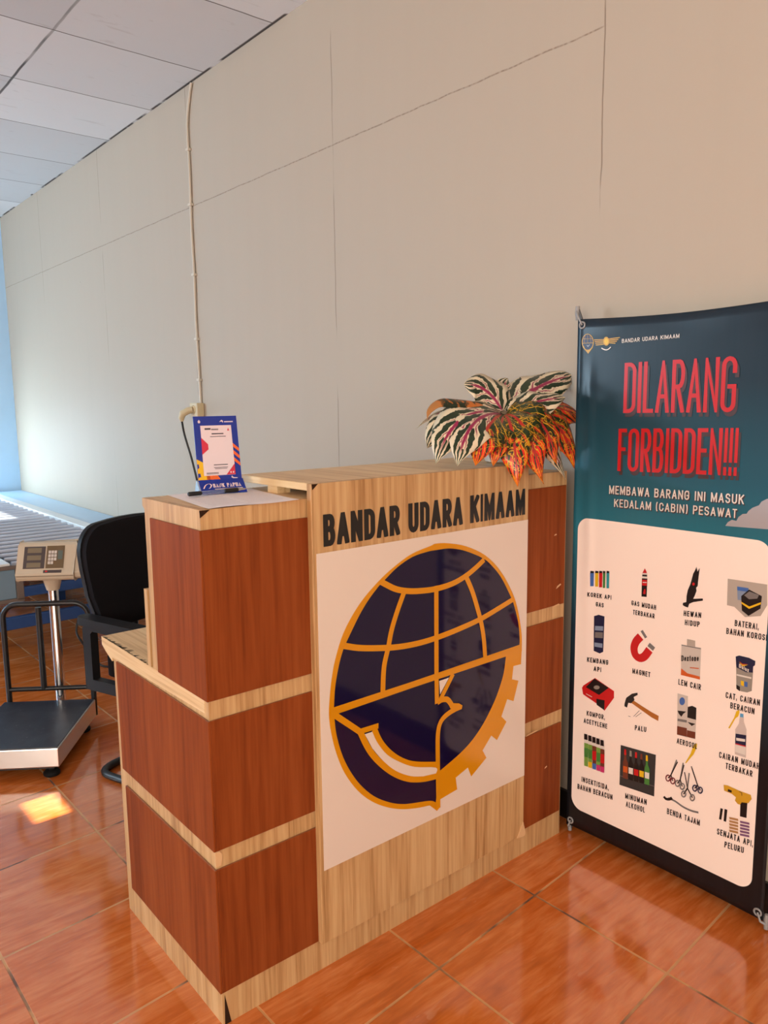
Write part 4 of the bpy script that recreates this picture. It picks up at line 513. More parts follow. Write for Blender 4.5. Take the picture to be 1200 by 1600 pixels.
SX0, SX1, SZ0, SZ1 = -2.775, -2.60, 1.418, 1.482  # made-up slot, placed to throw a small sun patch on the floor
wf.box(XL, YF - .1, 0, DX0, YF, ZC); wf.box(DX0, YF - .1, DZ, DX1, YF, ZC); wf.box(DX0, YF - .1, 0, DX1, YF, DZ0)
wf.box(DX1, YF - .1, 0, SX0, YF, ZC)
wf.box(SX0, YF - .1, 0, SX1, YF, SZ0); wf.box(SX0, YF - .1, SZ1, SX1, YF, ZC)
wf.box(SX1, YF - .1, 0, WX0, YF, ZC)
wf.box(WX0, YF - .1, 0, WX1, YF, WZ0); wf.box(WX0, YF - .1, WZ1, WX1, YF, ZC)
wf.box(WX1, YF - .1, 0, XR, YF, ZC)
struct(wf.build('wall_front', M['wall_plain']))
M['frame_white'] = flat('white_window_frame', srgb(230, 228, 224), 0.45)
fr = MB()
for i in range(5):
    x = WX0 + (WX1 - WX0) * i / 4
    fr.box(max(x - .03, WX0), YF - .08, WZ0, min(x + .03, WX1), YF - .02, WZ1)
fr.box(WX0, YF - .08, WZ0, WX1, YF - .02, WZ0 + .05); fr.box(WX0, YF - .08, WZ1 - .05, WX1, YF - .02, WZ1)
struct(fr.build('window_1', M['frame_white']))
fr = MB()
for y in (-2.5, -1.23, .04): fr.box(XR + .02, y, .95, XR + .08, y + .06, 2.45)
fr.box(XR + .02, -2.5, .95, XR + .08, .1, 1.0); fr.box(XR + .02, -2.5, 2.40, XR + .08, .1, 2.45)
struct(fr.build('window_2', M['frame_white']))
fr = MB()
fr.box(DX0, YF - .1, DZ0, DX0 + .04, YF, DZ); fr.box(DX1 - .04, YF - .1, DZ0, DX1, YF, DZ)
fr.box(DX0 + .04, YF - .1, DZ - .03, DX1 - .04, YF, DZ); fr.box(DX0 + .04, YF - .1, DZ0, DX1 - .04, YF, DZ0 + .03)
struct(fr.build('added_high_window', M['frame_white']))  # frame of the added opening that lets sun onto the rollers
struct(MB().box(-2.35, -6.2, -.1, XR + .1, -6.05, 5.0).build('wall_sun_blocker', M['sun_blocker']))  # added unseen wall, keeps the sun out of the front windows
struct(MB().box(-3.9, YB - .012, 0, XR, YB, .095).build('baseboard_back', M['skirt']))

# ------------------------------------------------------------------ reception counter
X0, Y0, Y1 = -1.437, .706, 1.902
desk = thing('reception_counter', 'oak and mahogany laminate reception counter with raised front board and large blue globe emblem', 'counter', (-1.70, 1.30, 0))
mb = MB()
mb.prism([(-1.975, 0), (X0, 0), (X0, 1.163), (-1.728, 1.163), (-1.728, 1.145), (-1.717, 1.138), (-1.717, .727), (-1.975, .727)], lambda a, b, d: (a, d, b), Y0, Y0 + .018)
mb.box(-1.975, Y0 + .018, 0, -1.957, Y0 + .03, .727)
mb.build('side_panel', M['oakZ'], desk)
MB().prism([(-1.975, 0), (X0 - .018, 0), (X0 - .018, 1.135), (-1.717, 1.135), (-1.717, .727), (-1.975, .727)], lambda a, b, d: (a, d, b), Y1 - .018, Y1).build('side_panel', M['oakZ'], desk)
MB().box(X0 - .018, Y0 + .018, 0, X0, Y1, 1.163).build('front_panel', M['oakZ'], desk)
# upper counter: top slab and inner back board with an open compartment behind
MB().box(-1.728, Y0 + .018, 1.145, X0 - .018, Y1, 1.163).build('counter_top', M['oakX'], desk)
MB().box(-1.717, Y0 + .018, .758, -1.700, Y1 - .018, 1.135).build('compartment_back', M['oakZ'], desk)
MB().box(-1.746, Y0 - .0005, .757, -1.728, Y0 + .02, .945).build('edge_strip', M['oakZ'], desk)
wt = MB()
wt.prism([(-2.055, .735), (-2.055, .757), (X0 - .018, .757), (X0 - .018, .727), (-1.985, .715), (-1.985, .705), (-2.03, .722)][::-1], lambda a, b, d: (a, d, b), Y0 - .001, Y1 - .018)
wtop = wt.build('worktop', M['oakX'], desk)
sc = MB()
for i in range(34):
    x = -2.046 + .31 * (i / 34) ** 1.15 + random.uniform(-.004, .004)
    l = random.choice((.004, .007, .012, .022)) * random.uniform(.6, 1.2) * (1.1 - .6 * i / 34); w = random.uniform(.002, .009)
    k = random.uniform(.0, .012)
    sc.poly2([(x - w, Y0 - .0005), (x + w, Y0 - .0005), (x + w * .7 + k, Y0 + l * .5), (x + k * 1.6, Y0 + l), (x + k * .8 - w * .3, Y0 + l * .55)], lambda a, b: (a, b, .7575))
sc.build('worn_edge', M['scuff'], wtop)
def inlay(axis, a0, a1, z0, z1):
    b = MB()
    if axis == 'side':
        b.box(a0, Y0 - .006, z0, a1, Y0, z1)
    else:
        b.box(X0, a0, z0, X0 + .006, a1, z1)
    # lighter raw top edge of the slab
    b.m[1] = 1
    return b.build('inlay_panel', [M['mahogany'], M['mahogany_edge']], desk, bevel=.001, seg=1)
for z0, z1, xl in ((.759, 1.122, -1.677), (.421, .716, -1.945), (.083, .378, -1.932)):
    inlay('side', xl, X0 + .006, z0, z1)
    inlay('front', Y0, .99, z0, z1)
    inlay('front', 1.62, 1.893, z0, z1)
# raised board with shelf
XBF, BY0, BY1 = -1.415, .963, 1.700
bd = MB().box(X0 + .0065 - .002, BY0, .083, XBF, BY1, 1.198).build('front_board', M['oakZ'], desk, bevel=.001, seg=1)
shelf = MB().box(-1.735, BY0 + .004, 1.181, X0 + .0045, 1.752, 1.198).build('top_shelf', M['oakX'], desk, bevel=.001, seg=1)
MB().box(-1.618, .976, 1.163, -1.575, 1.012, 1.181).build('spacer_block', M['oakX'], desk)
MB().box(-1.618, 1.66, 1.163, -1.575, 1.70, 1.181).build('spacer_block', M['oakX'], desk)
fb = lambda d: (lambda a, b: (XBF + d, a, b))
M['sticker'] = flat('white_vinyl_sheet', srgb(226, 208, 192), 0.16, 0.5, var=0.02)
M['navy_vinyl'] = flat('navy_vinyl', srgb(20, 11, 48), 0.07, 0.42, var=0.03)
M['amber_vinyl'] = flat('amber_vinyl', srgb(214, 140, 6), 0.16, 0.5, var=0.02)
M['black_vinyl'] = flat('black_vinyl', srgb(22, 19, 18), 0.3, 0.5)
stk = MB().box(XBF, .973, .272, XBF + .0008, BY1 - .001, 1.040).build('white_sheet', M['sticker'], desk)
em = MB()
sil = smooth_pts(EM_OUT[:EM_SMOOTH_N], 4) + EM_OUT[EM_SMOOTH_N:]
em.poly2(sil, fb(.0012), 0)
em.poly2(EM_UP[:1] + smooth_pts(EM_UP[1:], 4), fb(.0016), 1)
em.poly2(EM_LOW[:1] + smooth_pts(EM_LOW[1:10], 4) + smooth_pts(EM_LOW[10:], 4), fb(.0016), 1)
for si, (k, w) in enumerate((('par1', .0150), ('par2', .0150), ('equ', .0165), ('ml', .0150), ('mc', .0150), ('mr', .0150), ('vd', .0150), ('tri', .0140), ('dove', .0150), ('neck', .0150), ('wing', .0150), ('hook', .0140), ('arc1', .0165), ('arc2', .0165))):
    p = EM_ST[k]
    if len(p) > 2: p = smooth_pts(p, 5)
    em.stroke(p, w, fb(.0020 + .00012 * si), 0)
em.poly2(EM_BEAK, fb(.0039), 0)
em.poly2(EM_TRI, fb(.0041), 2)
em.poly2(smooth_pts(EM_WHITE[1:8], 4) + smooth_pts(EM_WHITE[8:], 4) + EM_WHITE[:1], fb(.0041), 2)
em.build('globe_emblem', [M['amber_vinyl'], M['navy_vinyl'], M['sticker']], stk)
for word in ((0, 6), (7, 12), (13, 19)):
    tx = MB()
    lettering(tx, 'BANDAR UDARA KIMAAM', (.993, 1.0535), (1.686, 1.056), .0735, .25, fb(.0009), gap=.14, lift=(1, 0, 0), only=word)
    tx.build('name_lettering', M['black_vinyl'], bd)
ch = MB()
ch.poly2([(.9645, 1.1975), (.982, 1.1975), (.966, 1.184)], fb(.0006))
ch.build('chipped_corner', M['dark_hole'], bd)
ch = MB().poly2([(Y0 - .002, 1.1625), (Y0 + .022, 1.1625), (Y0 - .001, 1.147)], lambda a, b: (X0 + .0016, a, b))
ch.build('chipped_corner', M['dark_hole'], desk)
ch = MB().prism([(BY1 - .03, .083), (BY1 + .004, .078), (BY1 + .006, .09), (BY1 - .004, .125)], lambda a, b, d: (d, a, b), XBF + .0004, XBF + .003)
ch.build('peeling_corner', M['raw_edge'], bd)
ch = MB().poly2([(Y0 + .004, 0), (Y0 + .020, 0), (Y0 + .006, .075)], lambda a, b: (X0 + .0008, a, b))
ch.build('split_corner', M['dark_hole'], desk)
ch = MB().prism([(Y0 - .001, .383), (Y0 + .012, .383), (Y0 + .016, .408), (Y0 + .008, .418), (Y0 - .001, .418)], lambda a, b, d: (d, a, b), X0, X0 + .0015)
ch.build('broken_knot', M['raw_edge'], desk)
for y, z, l, a in ((1.855, .757, .018, .3), (1.865, .815, .012, 1.4), (1.845, .975, .006, .4), (1.75, .381, .03, .2), (1.82, .25, .006, 1.0)):
    ch = MB().poly2([(y - l, z - l * a * .3), (y + l, z + l * a * .3), (y + l * .7, z + .004 + l * a * .3), (y - l * .6, z + .003)], lambda p, q: (X0 + .0066, p, q))
    ch.build('scuff_mark', M['raw_edge'], desk)

# ------------------------------------------------------------------ things on the counter
ZT = 1.1632
M['paper'] = flat('white_paper', srgb(244, 236, 234), 0.8, 0.2, var=0.02)
M['print_grey'] = flat('grey_print', srgb(196, 184, 184), 0.8, 0.2)
pa, pb, pc = Vector((-1.728, .768)), Vector((-1.434, .724)), Vector((-1.424, .938))
pd = pa + (pc - pb)
pm = MB()
def onpaper(u, v, h=0):
    q = pb + (pa - pb) * u + (pc - pb) * v
    z = ZT + .0006 + .0022 * max(0, .18 - u) / .18 * (.5 + .5 * sin(v * 7)) + .001 * (1 - abs(2 * v - 1)) * u
    return (q.x, q.y, z + h)
NU, NV = 14, 12
for i in range(NU + 1):
    for j in range(NV + 1): pm.v.append(onpaper(i / NU, j / NV))
for i in range(NU):
    for j in range(NV):
        a = i * (NV + 1) + j; pm.f.append((a, a + 1, a + NV + 2, a + NV + 1)); pm.m.append(0)
pr = tag(pm.build('paper_sheet', M['paper'], smooth=True), 'white printed paper sheet lying on top of the counter under the pen', 'paper')
ln = MB()
for k in range(9):
    u = .14 + .075 * k
    for v0, v1 in ((.10, .45), (.50, .9)):
        ln.quad(onpaper(u, v0, .0006), onpaper(u, v1, .0006), onpaper(u + .006, v1, .0006), onpaper(u + .006, v0, .0006))
lo = ln.build('ruled_lines', M['print_grey']); lo.parent = pr

stand_rot = radians(78.8)
stn = thing('tabletop_card_stand', 'small blue payment card stand with white code panel, upright on the counter', 'card stand', (-1.680, .882, ZT + .001), stand_rot)
M['card_blue'] = flat('card_blue', srgb(20, 46, 142), 0.25, 0.5, var=0.03)
M['card_pink'] = flat('card_panel', srgb(226, 206, 208), 0.4, 0.4, var=0.02)
M['card_yellow'] = flat('card_yellow', srgb(236, 180, 10), 0.35)
M['card_orange'] = flat('card_orange', srgb(230, 98, 30), 0.35)
M['card_red'] = flat('card_crimson', srgb(206, 40, 66), 0.35)
M['print_dark'] = flat('dark_print', srgb(60, 52, 60), 0.5)
ac = NT('clear_acrylic', 0.05, 0.5); ac.b.inputs['Transmission Weight'].default_value = 0.9; ac.b.inputs['IOR'].default_value = 1.3
ac.color(srgb(210, 226, 245)); M['acrylic'] = ac.mat
W2 = .0535
def card(u, v, d=0.0):      # u: -1..1 across, v metres up the card, leaning back
    return (u * W2, -.002 - d + .16 * (v - .03), .030 + (v - .03))
cb = MB()
cb.prism([(-1, .03), (1, .03), (.985, .182), (-.985, .182)], lambda a, b, d: card(a, b, d), 0, -.002)
cardo = cb.build('card', M['card_blue'], stn, local=True)
d = MB()
mp = lambda a, b: card(a, b, .0006)
mp2 = lambda a, b: card(a, b, .0011)
d.poly2([(-.99, .082), (-.60, .070), (-.42, .03), (-.99, .03)], mp, 1)
d.poly2([(-.60, .060), (-.20, .05), (.05, .03), (-.6, .03)], mp, 2)
d.poly2([(-.98, .07), (-.92, .07), (-.90, .062), (-.98, .058)], mp2, 5)
d.poly2([(-.98, .048), (-.88, .048), (-.86, .040), (-.98, .038)], mp2, 5)
for k, (z, l) in enumerate(((.112, .06), (.095, .055), (.078, .05))):
    d.poly2([(.70, z + .006), (.985, z - .008), (.985, z - .016), (.70, z - .003)], mp, 2)
d.poly2([(-.72, .042), (.72, .042), (.70, .160), (-.70, .160)], mp2, 0)
mp3 = lambda a, b: card(a, b, .0016)
d.poly2([(-.715, .092), (-.42, .104), (-.42, .116), (-.71, .132)], mp3, 3)
d.poly2([(.30, .0425), (.72, .0425), (.715, .068)], mp3, 3)
d.poly2([(.48, .046), (.54, .046), (.54, .050), (.48, .050)], card and (lambda a, b: card(a, b, .002)), 0)
d.poly2([(.60, .046), (.66, .046), (.66, .050), (.60, .050)], lambda a, b: card(a, b, .002), 0)
d.poly2([(.50, .147), (.60, .147), (.55, .154)], mp3, 3)
for z, a0, a1, h in ((.150, -.52, -.25, .004), (.151, -.22, .1, .0012), (.149, -.22, .1, .0012), (.139, -.22, .32, .0026), (.133, -.30, .42, .0015), (.066, -.24, .40, .0018), (.060, -.24, .40, .0012), (.057, -.2, .36, .0012), (.048, -.6, -.05, .0012), (.0455, -.6, -.05, .0012)):
    d.poly2([(a0, z), (a1, z), (a1, z + h), (a0, z + h)], mp3, 4)
# white marks along the head and foot of the card: bird crest and swoosh
d.poly2([(-.80, .170), (-.74, .174), (-.68, .170), (-.70, .166), (-.78, .166)], mp2, 0)
d.poly2([(.18, .168), (.28, .173), (.36, .170), (.34, .166), (.28, .169)], mp2, 0)
d.poly2([(.40, .167), (.80, .167), (.80, .1695), (.40, .1695)], mp2, 0)
d.poly2([(.52, .035), (.58, .038), (.60, .033), (.80, .033), (.80, .0345), (.62, .0355), (.55, .0395), (.52, .038)], mp2, 0)
d.build('printed_design', [M['card_pink'], M['card_yellow'], M['card_orange'], M['card_red'], M['print_dark'], M['card_blue']], cardo, local=True)
ba = MB()
ba.prism([(-.002, .032), (-.032, 0), (.022, 0), (.004, .032)], lambda a, b, dd: (dd, a, b), -W2 - .003, W2 + .003)
bo = ba.build('acrylic_foot', M['acrylic'], stn, local=True)
ft = MB()
def foot(u, v, dd=.0008): # sloping front strip of the foot
    return (u, -.0025 - (1 - v) * .030 - dd * .73, v * .032 + dd * .68)
ft.poly2([(-W2, 0.02), (W2 + .003, 0.02), (W2 + .001, 1), (-W2, 1)], lambda a, b: foot(a, b), 0)
lettering(ft, 'BANK PAPUA', (-.022, .44), (.046, .44), .26, .2, lambda a, b: foot(a, b, .0014), 1)
ft.poly2([(-.020, .30), (.048, .30), (.048, .36), (-.020, .36)], lambda a, b: foot(a, b, .0014), 2)
ft.stroke(smooth_pts([(-.046, .40), (-.040, .62), (-.031, .72), (-.026, .62), (-.030, .45), (-.034, .40)], 4), .003, lambda a, b: foot(a, b, .0014), 1)
ft.build('foot_strip', [M['card_blue'], M['card_pink'], M['print_grey']], cardo, local=True)

pen = thing('ballpoint_pen', 'clear ballpoint pen with black cap lying on the paper before the card stand', 'pen', (-1.6445, .860, ZT + .0085), radians(90.5))
M['black_plastic'] = flat('black_plastic', srgb(18, 17, 18), 0.35)
ax = lambda x: (x, 0, 0)
MB().tube([ax(-.079), ax(-.077), ax(-.050), ax(-.046)], [.004, .0052, .0052, .0045], 14).build('cap', M['black_plastic'], pen, smooth=True, local=True)
MB().tube([ax(-.046), ax(.018)], [.0042, .0042], 14).build('barrel', M['acrylic'], pen, smooth=True, local=True)
MB().tube([ax(.014), ax(.018), ax(.046), ax(.049)], [.0048, .0056, .0056, .0048], 14).build('grip', M['black_plastic'], pen, smooth=True, local=True)
M['steel_tip'] = flat('steel_tip', srgb(190, 190, 195), 0.25, 0.5, 1.0)
MB().tube([ax(.049), ax(.066), ax(.076)], [.0042, .0028, .0008], 12).build('tip', M['steel_tip'], pen, smooth=True, local=True)

# ------------------------------------------------------------------ potted croton
M['pot'] = flat('white_pot', srgb(214, 204, 190), 0.35, 0.5)
M['soil'] = flat('dark_soil', srgb(50, 36, 26), 0.95, 0.1)
def leaf_mat(name, kind):
    t = NT(name, 0.33, 0.5)
    uv = t.co('UV'); u, v, _ = t.sep(uv)
    av = t.math('ABSOLUTE', v)
    ob = t.co('Object')
    nz = t.noise(ob, 26, 3, 1.0)
    if kind == 'white':
        s = t.math('ADD', t.math('SUBTRACT', t.math('MULTIPLY', u, 3.8), t.math('MULTIPLY', av, 1.9)), t.math('MULTIPLY', nz, 1.0))
        tri = t.math('ABSOLUTE', t.math('SUBTRACT', t.math('FRACT', s), .5))         # 0 centre of green blotch
        blotch = t.math('SUBTRACT', t.math('ADD', tri, t.math('MULTIPLY', t.math('POWER', av, 3.0), .30)), .33)
        blotch = t.math('ADD', blotch, t.math('MULTIPLY', t.step(av, .20, .05), .30))
        cr = t.step(blotch, -.02, .03)
        c = t.mix(cr, t.mix(nz, srgb(14, 34, 20), srgb(44, 62, 36)), srgb(226, 210, 178))
        mid = t.math('SUBTRACT', 1.0, t.step(t.math('ADD', av, t.math('MULTIPLY', nz, .10)), .10, .17))
        sv = t.math('MULTIPLY', t.step(tri, .40, .485), t.math('SUBTRACT', 1.0, t.step(av, .3, .6)))
        c = t.mix(t.math('MULTIPLY', t.math('MAXIMUM', mid, sv), t.math('SUBTRACT', 1.0, t.step(u, .78, .95))), c, srgb(148, 30, 76))
    elif kind == 'fire':
        s = t.math('ADD', t.math('SUBTRACT', t.math('MULTIPLY', u, 5.5), t.math('MULTIPLY', av, 2.0)), t.math('MULTIPLY', nz, .7))
        tri = t.math('ABSOLUTE', t.math('SUBTRACT', t.math('FRACT', s), .5))
        vein = t.step(t.math('ADD', tri, t.math('MULTIPLY', t.noise(ob, 70, 2), .16)), .50, .56)
        vein2 = t.step(t.math('ABSOLUTE', t.math('SUBTRACT', t.noise(ob, 30, 2, 1.5), .5)), .026, .012)
        green = t.mix(nz, srgb(10, 30, 12), srgb(36, 64, 24))
        redm = t.math('MULTIPLY', t.step(t.math('ADD', t.math('MULTIPLY', u, .75), nz), .88, 1.08), t.step(t.math('ADD', tri, t.math('MULTIPLY', nz, .3)), .26, .36))
        c = t.mix(redm, green, srgb(226, 40, 24))
        c = t.mix(t.math('MAXIMUM', vein, t.math('MULTIPLY', vein2, .8)), c, srgb(222, 170, 36))
        tip = t.math('MULTIPLY', t.step(t.math('ADD', u, t.math('MULTIPLY', nz, .25)), 1.0, 1.10), .8)
        c = t.mix(tip, c, srgb(232, 130, 14))
        mid = t.math('SUBTRACT', 1.0, t.step(av, .05, .10))
        c = t.mix(mid, c, srgb(176, 38, 30))
    else:
        c = t.mix(t.step(t.math('ADD', u, t.math('MULTIPLY', nz, .5)), .75, 1.0), t.mix(t.step(nz, .48, .56), srgb(24, 40, 20), srgb(196, 110, 40)), srgb(176, 120, 66))
    t.color(c)
    return t.mat
M['leaf_white'] = leaf_mat('croton_leaf_cream', 'white'); M['leaf_fire'] = leaf_mat('croton_leaf_red_orange', 'fire'); M['leaf_dry'] = leaf_mat('croton_leaf_dried', 'dry')
M['stem'] = flat('plant_stem', srgb(120, 104, 80), 0.7)
LC = Vector((-1.487, 1.675, 1.335))
plant = thing('potted_croton', 'potted croton with cream, green and red variegated leaves on the counter shelf', 'plant', (-1.505, 1.69, 1.1985))
MB().lathe([(.044, 1.1990), (.050, 1.203), (.060, 1.285), (.064, 1.287), (.064, 1.300), (.058, 1.300), (.056, 1.290)], -1.505, 1.69, 30).build('pot', M['pot'], plant, smooth=True)
MB().lathe([(.001, 1.2885), (.055, 1.2885), (.055, 1.292), (.001, 1.295)], -1.505, 1.69, 24).build('soil', M['soil'], plant)
MB().tube([(-1.505, 1.69, 1.285), (-1.498, 1.684, 1.315), tuple(LC + Vector((0, 0, .004)))], [.011, .010, .014], 10).build('stem', M['stem'], plant, smooth=True)
def make_leaf(kind, tip, ctrl, width):
    T = Vector(tip); K = Vector(ctrl)
    B = LC + (K - LC).normalized() * .012
    mbm = MB(); NL, NW = 18, 6
    hint = Vector((.62, -.50, .60)).normalized()
    ph = random.uniform(0, 6)
    for i in range(NL + 1):
        u = i / NL
        p = B * (1 - u) ** 2 + K * (2 * u * (1 - u)) + T * u * u
        tg = ((K - B) * (1 - u) + (T - K) * u).normalized()
        sd = tg.cross(hint)
        if sd.length < .05: sd = tg.cross(Vector((0, 0, 1)))
        sd.normalize(); nm = sd.cross(tg).normalized()
        w = width * .5 * (min(1, u / .10 + .10)) ** .7 * (sin(pi * min(1, (u * .86 + .16))) ** .75) * 1.06
        if kind == 'fire' and u > .75: w *= 1 - .15 * sin((u - .75) * 12)
        for j in range(NW + 1):
            v = j / NW * 2 - 1
            wave = .006 * sin(u * 17 + ph + (v > 0) * 1.7) * abs(v) * min(1, width / .08)
            q = p + sd * (v * w) + nm * (-abs(v) ** 1.3 * w * .28 + wave)
            q.x = max(q.x, -1.78); q.y = min(q.y, 1.985)
            mbm.uv[len(mbm.v)] = (u, v); mbm.v.append(tuple(q))
    for i in range(NL):
        for j in range(NW):
            a = i * (NW + 1) + j
            mbm.f.append((a, a + 1, a + NW + 2, a + NW + 1)); mbm.m.append(0)
    o = mbm.build('leaf', M['leaf_' + kind], plant, smooth=True)
    so = o.modifiers.new('thickness', 'SOLIDIFY'); so.thickness = .0008; so.offset = 0
    return o
for k, tp, ct, w in LEAVES: make_leaf(k, tp, ct, w)

# ------------------------------------------------------------------ X-frame banner
BX, BYY = -1.425, 1.93
ban = thing('standing_banner', 'tall teal and white standing banner of forbidden cabin items beside the counter', 'banner', (-1.12, 1.95, 0))
BW, BH0, BH1 = .622, .028, 1.606
def bow(u, v):
    return (.004 * math.exp(-((u - .045 - .012 * sin(v * 2.2)) / .012) ** 2) * min(1, max(0, (v - .5) * 2)) * min(1, max(0, (1.49 - v) * 9)) - .003 * sin(u / BW * pi)
            + .003 * math.exp(-((u) / .006) ** 2) + .0025 * math.exp(-((v - 1.575) / .02) ** 2) * sin(u * 16))
def bmap(u, v, d=0.0): return (BX + u, BYY - .004 - bow(u, v) - d, v)
def banner_mat():
    t = NT('printed_vinyl_banner', 0.30, 0.3)
    gx, gy, z = t.sep(t.co())
    u = t.math('ADD', gx, BX and (-1.12 - BX)); 
    top = t.ramp(t.math('DIVIDE', z, 1.65), [(0.0, srgb(16, 12, 12)), (.28, srgb(18, 15, 16)), (.42, srgb(24, 52, 66)), (.60, srgb(40, 118, 136)), (.70, srgb(34, 88, 104)), (.86, srgb(26, 48, 60)), (1.0, srgb(28, 40, 50))])
    nz = t.noise(t.scale(t.co(), (30, 1, .7)), 3, 3)
    c = t.mix(t.math('MULTIPLY', nz, .18), top, srgb(60, 66, 78))
    # rounded white panel
    cx, cz, hx, hz, r = .3013, .5585, .2865, .4655, .038
    ax_ = t.math('MAXIMUM', t.math('SUBTRACT', t.math('ABSOLUTE', t.math('SUBTRACT', u, cx)), hx - r), 0.0)
    az_ = t.math('MAXIMUM', t.math('SUBTRACT', t.math('ABSOLUTE', t.math('SUBTRACT', z, cz)), hz - r), 0.0)
    dd = t.math('SQRT', t.math('ADD', t.math('MULTIPLY', ax_, ax_), t.math('MULTIPLY', az_, az_)))
    inside = t.math('SUBTRACT', 1.0, t.step(dd, r - .0006, r + .0006))
    c = t.mix(inside, c, srgb(252, 234, 222))
    t.color(c)
    t.set(t.b.inputs['Roughness'], t.math('ADD', .24, t.math('MULTIPLY', t.noise(t.co(), 4, 2), .12)))
    return t.mat
sh = MB(); NU, NV = 60, 60
for i in range(NU + 1):
    for j in range(NV + 1):
        u = BW * i / NU; v = BH0 + (BH1 - BH0) * j / NV
        sag = .010 * sin(pi * i / NU) * (-1 if j > NV / 2 else .4) * abs(2 * j / NV - 1) ** 8
        sh.v.append(bmap(u, v + sag))
for i in range(NU):
    for j in range(NV):
        a = i * (NV + 1) + j; sh.f.append((a, a + NV + 1, a + NV + 2, a + 1)); sh.m.append(0)
sheet = sh.build('banner_sheet', banner_mat(), ban, smooth=True)
so = sheet.modifiers.new('thickness', 'SOLIDIFY'); so.thickness = .0006; so.offset = -1
sheet_mats = {}
def banner_piece(name, fill):
    mbp = MB(); mats = []
    def mi(k):
        m = paint(k)
        if m not in mats: mats.append(m)
        return mats.index(m)
    fill(mbp, mi)
    return mbp.build(name, mats, sheet)
def text_piece(rows, name, d=.0012, gap=.28, sh_off=None):
    def fill(m, mi):
        for (s, u0, v0, u1, v1, h, c, wt) in rows:
            if sh_off: lettering(m, s, (u0 + sh_off[0], v0 + sh_off[1]), (u1 + sh_off[0], v1 + sh_off[1]), h, wt, lambda a, b: bmap(a, b, d - .0004), mi('shadow'), gap)
            lettering(m, s, (u0, v0), (u1, v1), h, wt, lambda a, b: bmap(a, b, d), mi(c), gap, stem=.36 if h < .02 else .42)
    return banner_piece(name, fill)
for nm, items in BP.items():
    def fill(m, mi, items=items):
        for i, (c, k, pts) in enumerate(items):
            fn = lambda a, b, i=i: bmap(a, b, .0008 + .00012 * i)
            if k == 'p': m.poly2(pts, fn, mi(c))
            else:
                closed = c.startswith('r_')
                p = pts + pts[:1] if closed else (smooth_pts(pts, 4) if len(pts) > 3 else pts)
                m.stroke(p, k, fn, mi(c), closed=closed)
    banner_piece(nm, fill)
text_piece(BT[0:1], 'airport_name_lettering')
text_piece(BT[1:3], 'headline_lettering', .0016, .16, (.006, -.011))
text_piece(BT[3:5], 'subtitle_lettering', .0014, .30, (.0025, -.003))
caps = BT[5:-2]
# captions: consecutive rows of one picture belong together
text_piece(BT[-2:-1], 'glue_can_lettering', .0026); text_piece(BT[-1:], 'paint_can_lettering', .0026)
groups = [caps[0:2], caps[2:4], caps[4:6], caps[6:8], caps[8:10], caps[10:11], caps[11:12], caps[12:14], caps[14:16], caps[16:17], caps[17:18], caps[18:20], caps[20:22], caps[22:24], caps[24:25], caps[25:27]]
for g in groups: text_piece(g, 'caption_lettering', .0012, .34)
M['grey_metal'] = flat('grey_fittings', srgb(150, 148, 146), 0.4, 0.5)
M['pole_grey'] = flat('grey_pole', srgb(96, 96, 98), 0.4, 0.5, 0.4)
c0 = Vector((BX + BW / 2, BYY + .045, .80))
ends = {'tl': Vector((BX - .010, BYY + .004, 1.640)), 'tr': Vector((BX + BW + .010, BYY + .004, 1.640)), 'bl': Vector((BX + .006, BYY + .004, .010)), 'br': Vector((BX + BW + .006, BYY + .004, .010))}
for k, e in ends.items():
    po = MB().tube([tuple(c0), tuple(c0.lerp(e, .5) + Vector((0, .004, 0))), tuple(e)], [.006, .0055, .0045], 10).build('pole', M['pole_grey'], ban, smooth=True)
    top = k[0] == 't'
    s = 1 if top else -1
    hk = MB()
    hk.tube([tuple(e + Vector((0, 0, -.036 * s))), tuple(e + Vector((0, -.001, -.016 * s))), tuple(e + Vector((0, 0, .004 * s)))], [.0052, .007, .0062], 10)
    gx_ = .014 if 'l' in k else BW - .014; gz = 1.588 if top else .046
    g = Vector(bmap(gx_, gz, .002))
    hk.tube([tuple(e + Vector((0, -.006, -.012 * s))), tuple(e.lerp(g, .5) + Vector((0, -.010, 0))), tuple(g)], [.004, .003, .0025], 8)
    hk.build('hook', M['grey_metal'], po, smooth=True)
    gr = MB().tube([(g.x + .009 * cos(a * pi / 8), g.y + .0005, g.z + .009 * sin(a * pi / 8)) for a in range(16)], .0026, 8, closed=True)
    gr.build('eyelet', M['grey_metal'], sheet, smooth=True)
MB().tube([(c0.x, c0.y - .012, c0.z), (c0.x, c0.y + .018, c0.z)], .022, 20).build('hub', M['grey_metal'], ban, smooth=True)

# ------------------------------------------------------------------ wall fittings
M['cable_cream'] = flat('cream_cable', srgb(206, 196, 178), 0.55)
cpts = [(-3.925, 3.012), (-3.952, 2.956), (-3.992, 2.827), (-3.989, 2.617), (-3.993, 2.423), (-3.996, 2.259), (-3.989, 2.058), (-3.994, 1.823), (-3.986, 1.617), (-3.979, 1.375)]
cab = thing('wall_cable', 'cream cable clipped down the wall from the ceiling to the socket', 'cable', (-3.98, 1.99, 1.375))
MB().tube([(p[0], 1.9915, p[1]) for p in smooth_pts(cpts, 5)], .0072, 10).build('cable_run', M['cable_cream'], cab, smooth=True)
for z, x in ((2.70, -3.990), (2.423, -3.993), (2.06, -3.989), (1.72, -3.990), (1.50, -3.983)):
    MB().box(x - .016, 1.980, z - .007, x + .016, 2.0, z + .007).build('cable_clip', M['cable_cream'], cab, bevel=.003)
M['socket_cream'] = flat('aged_cream_plastic', srgb(206, 188, 150), 0.45)
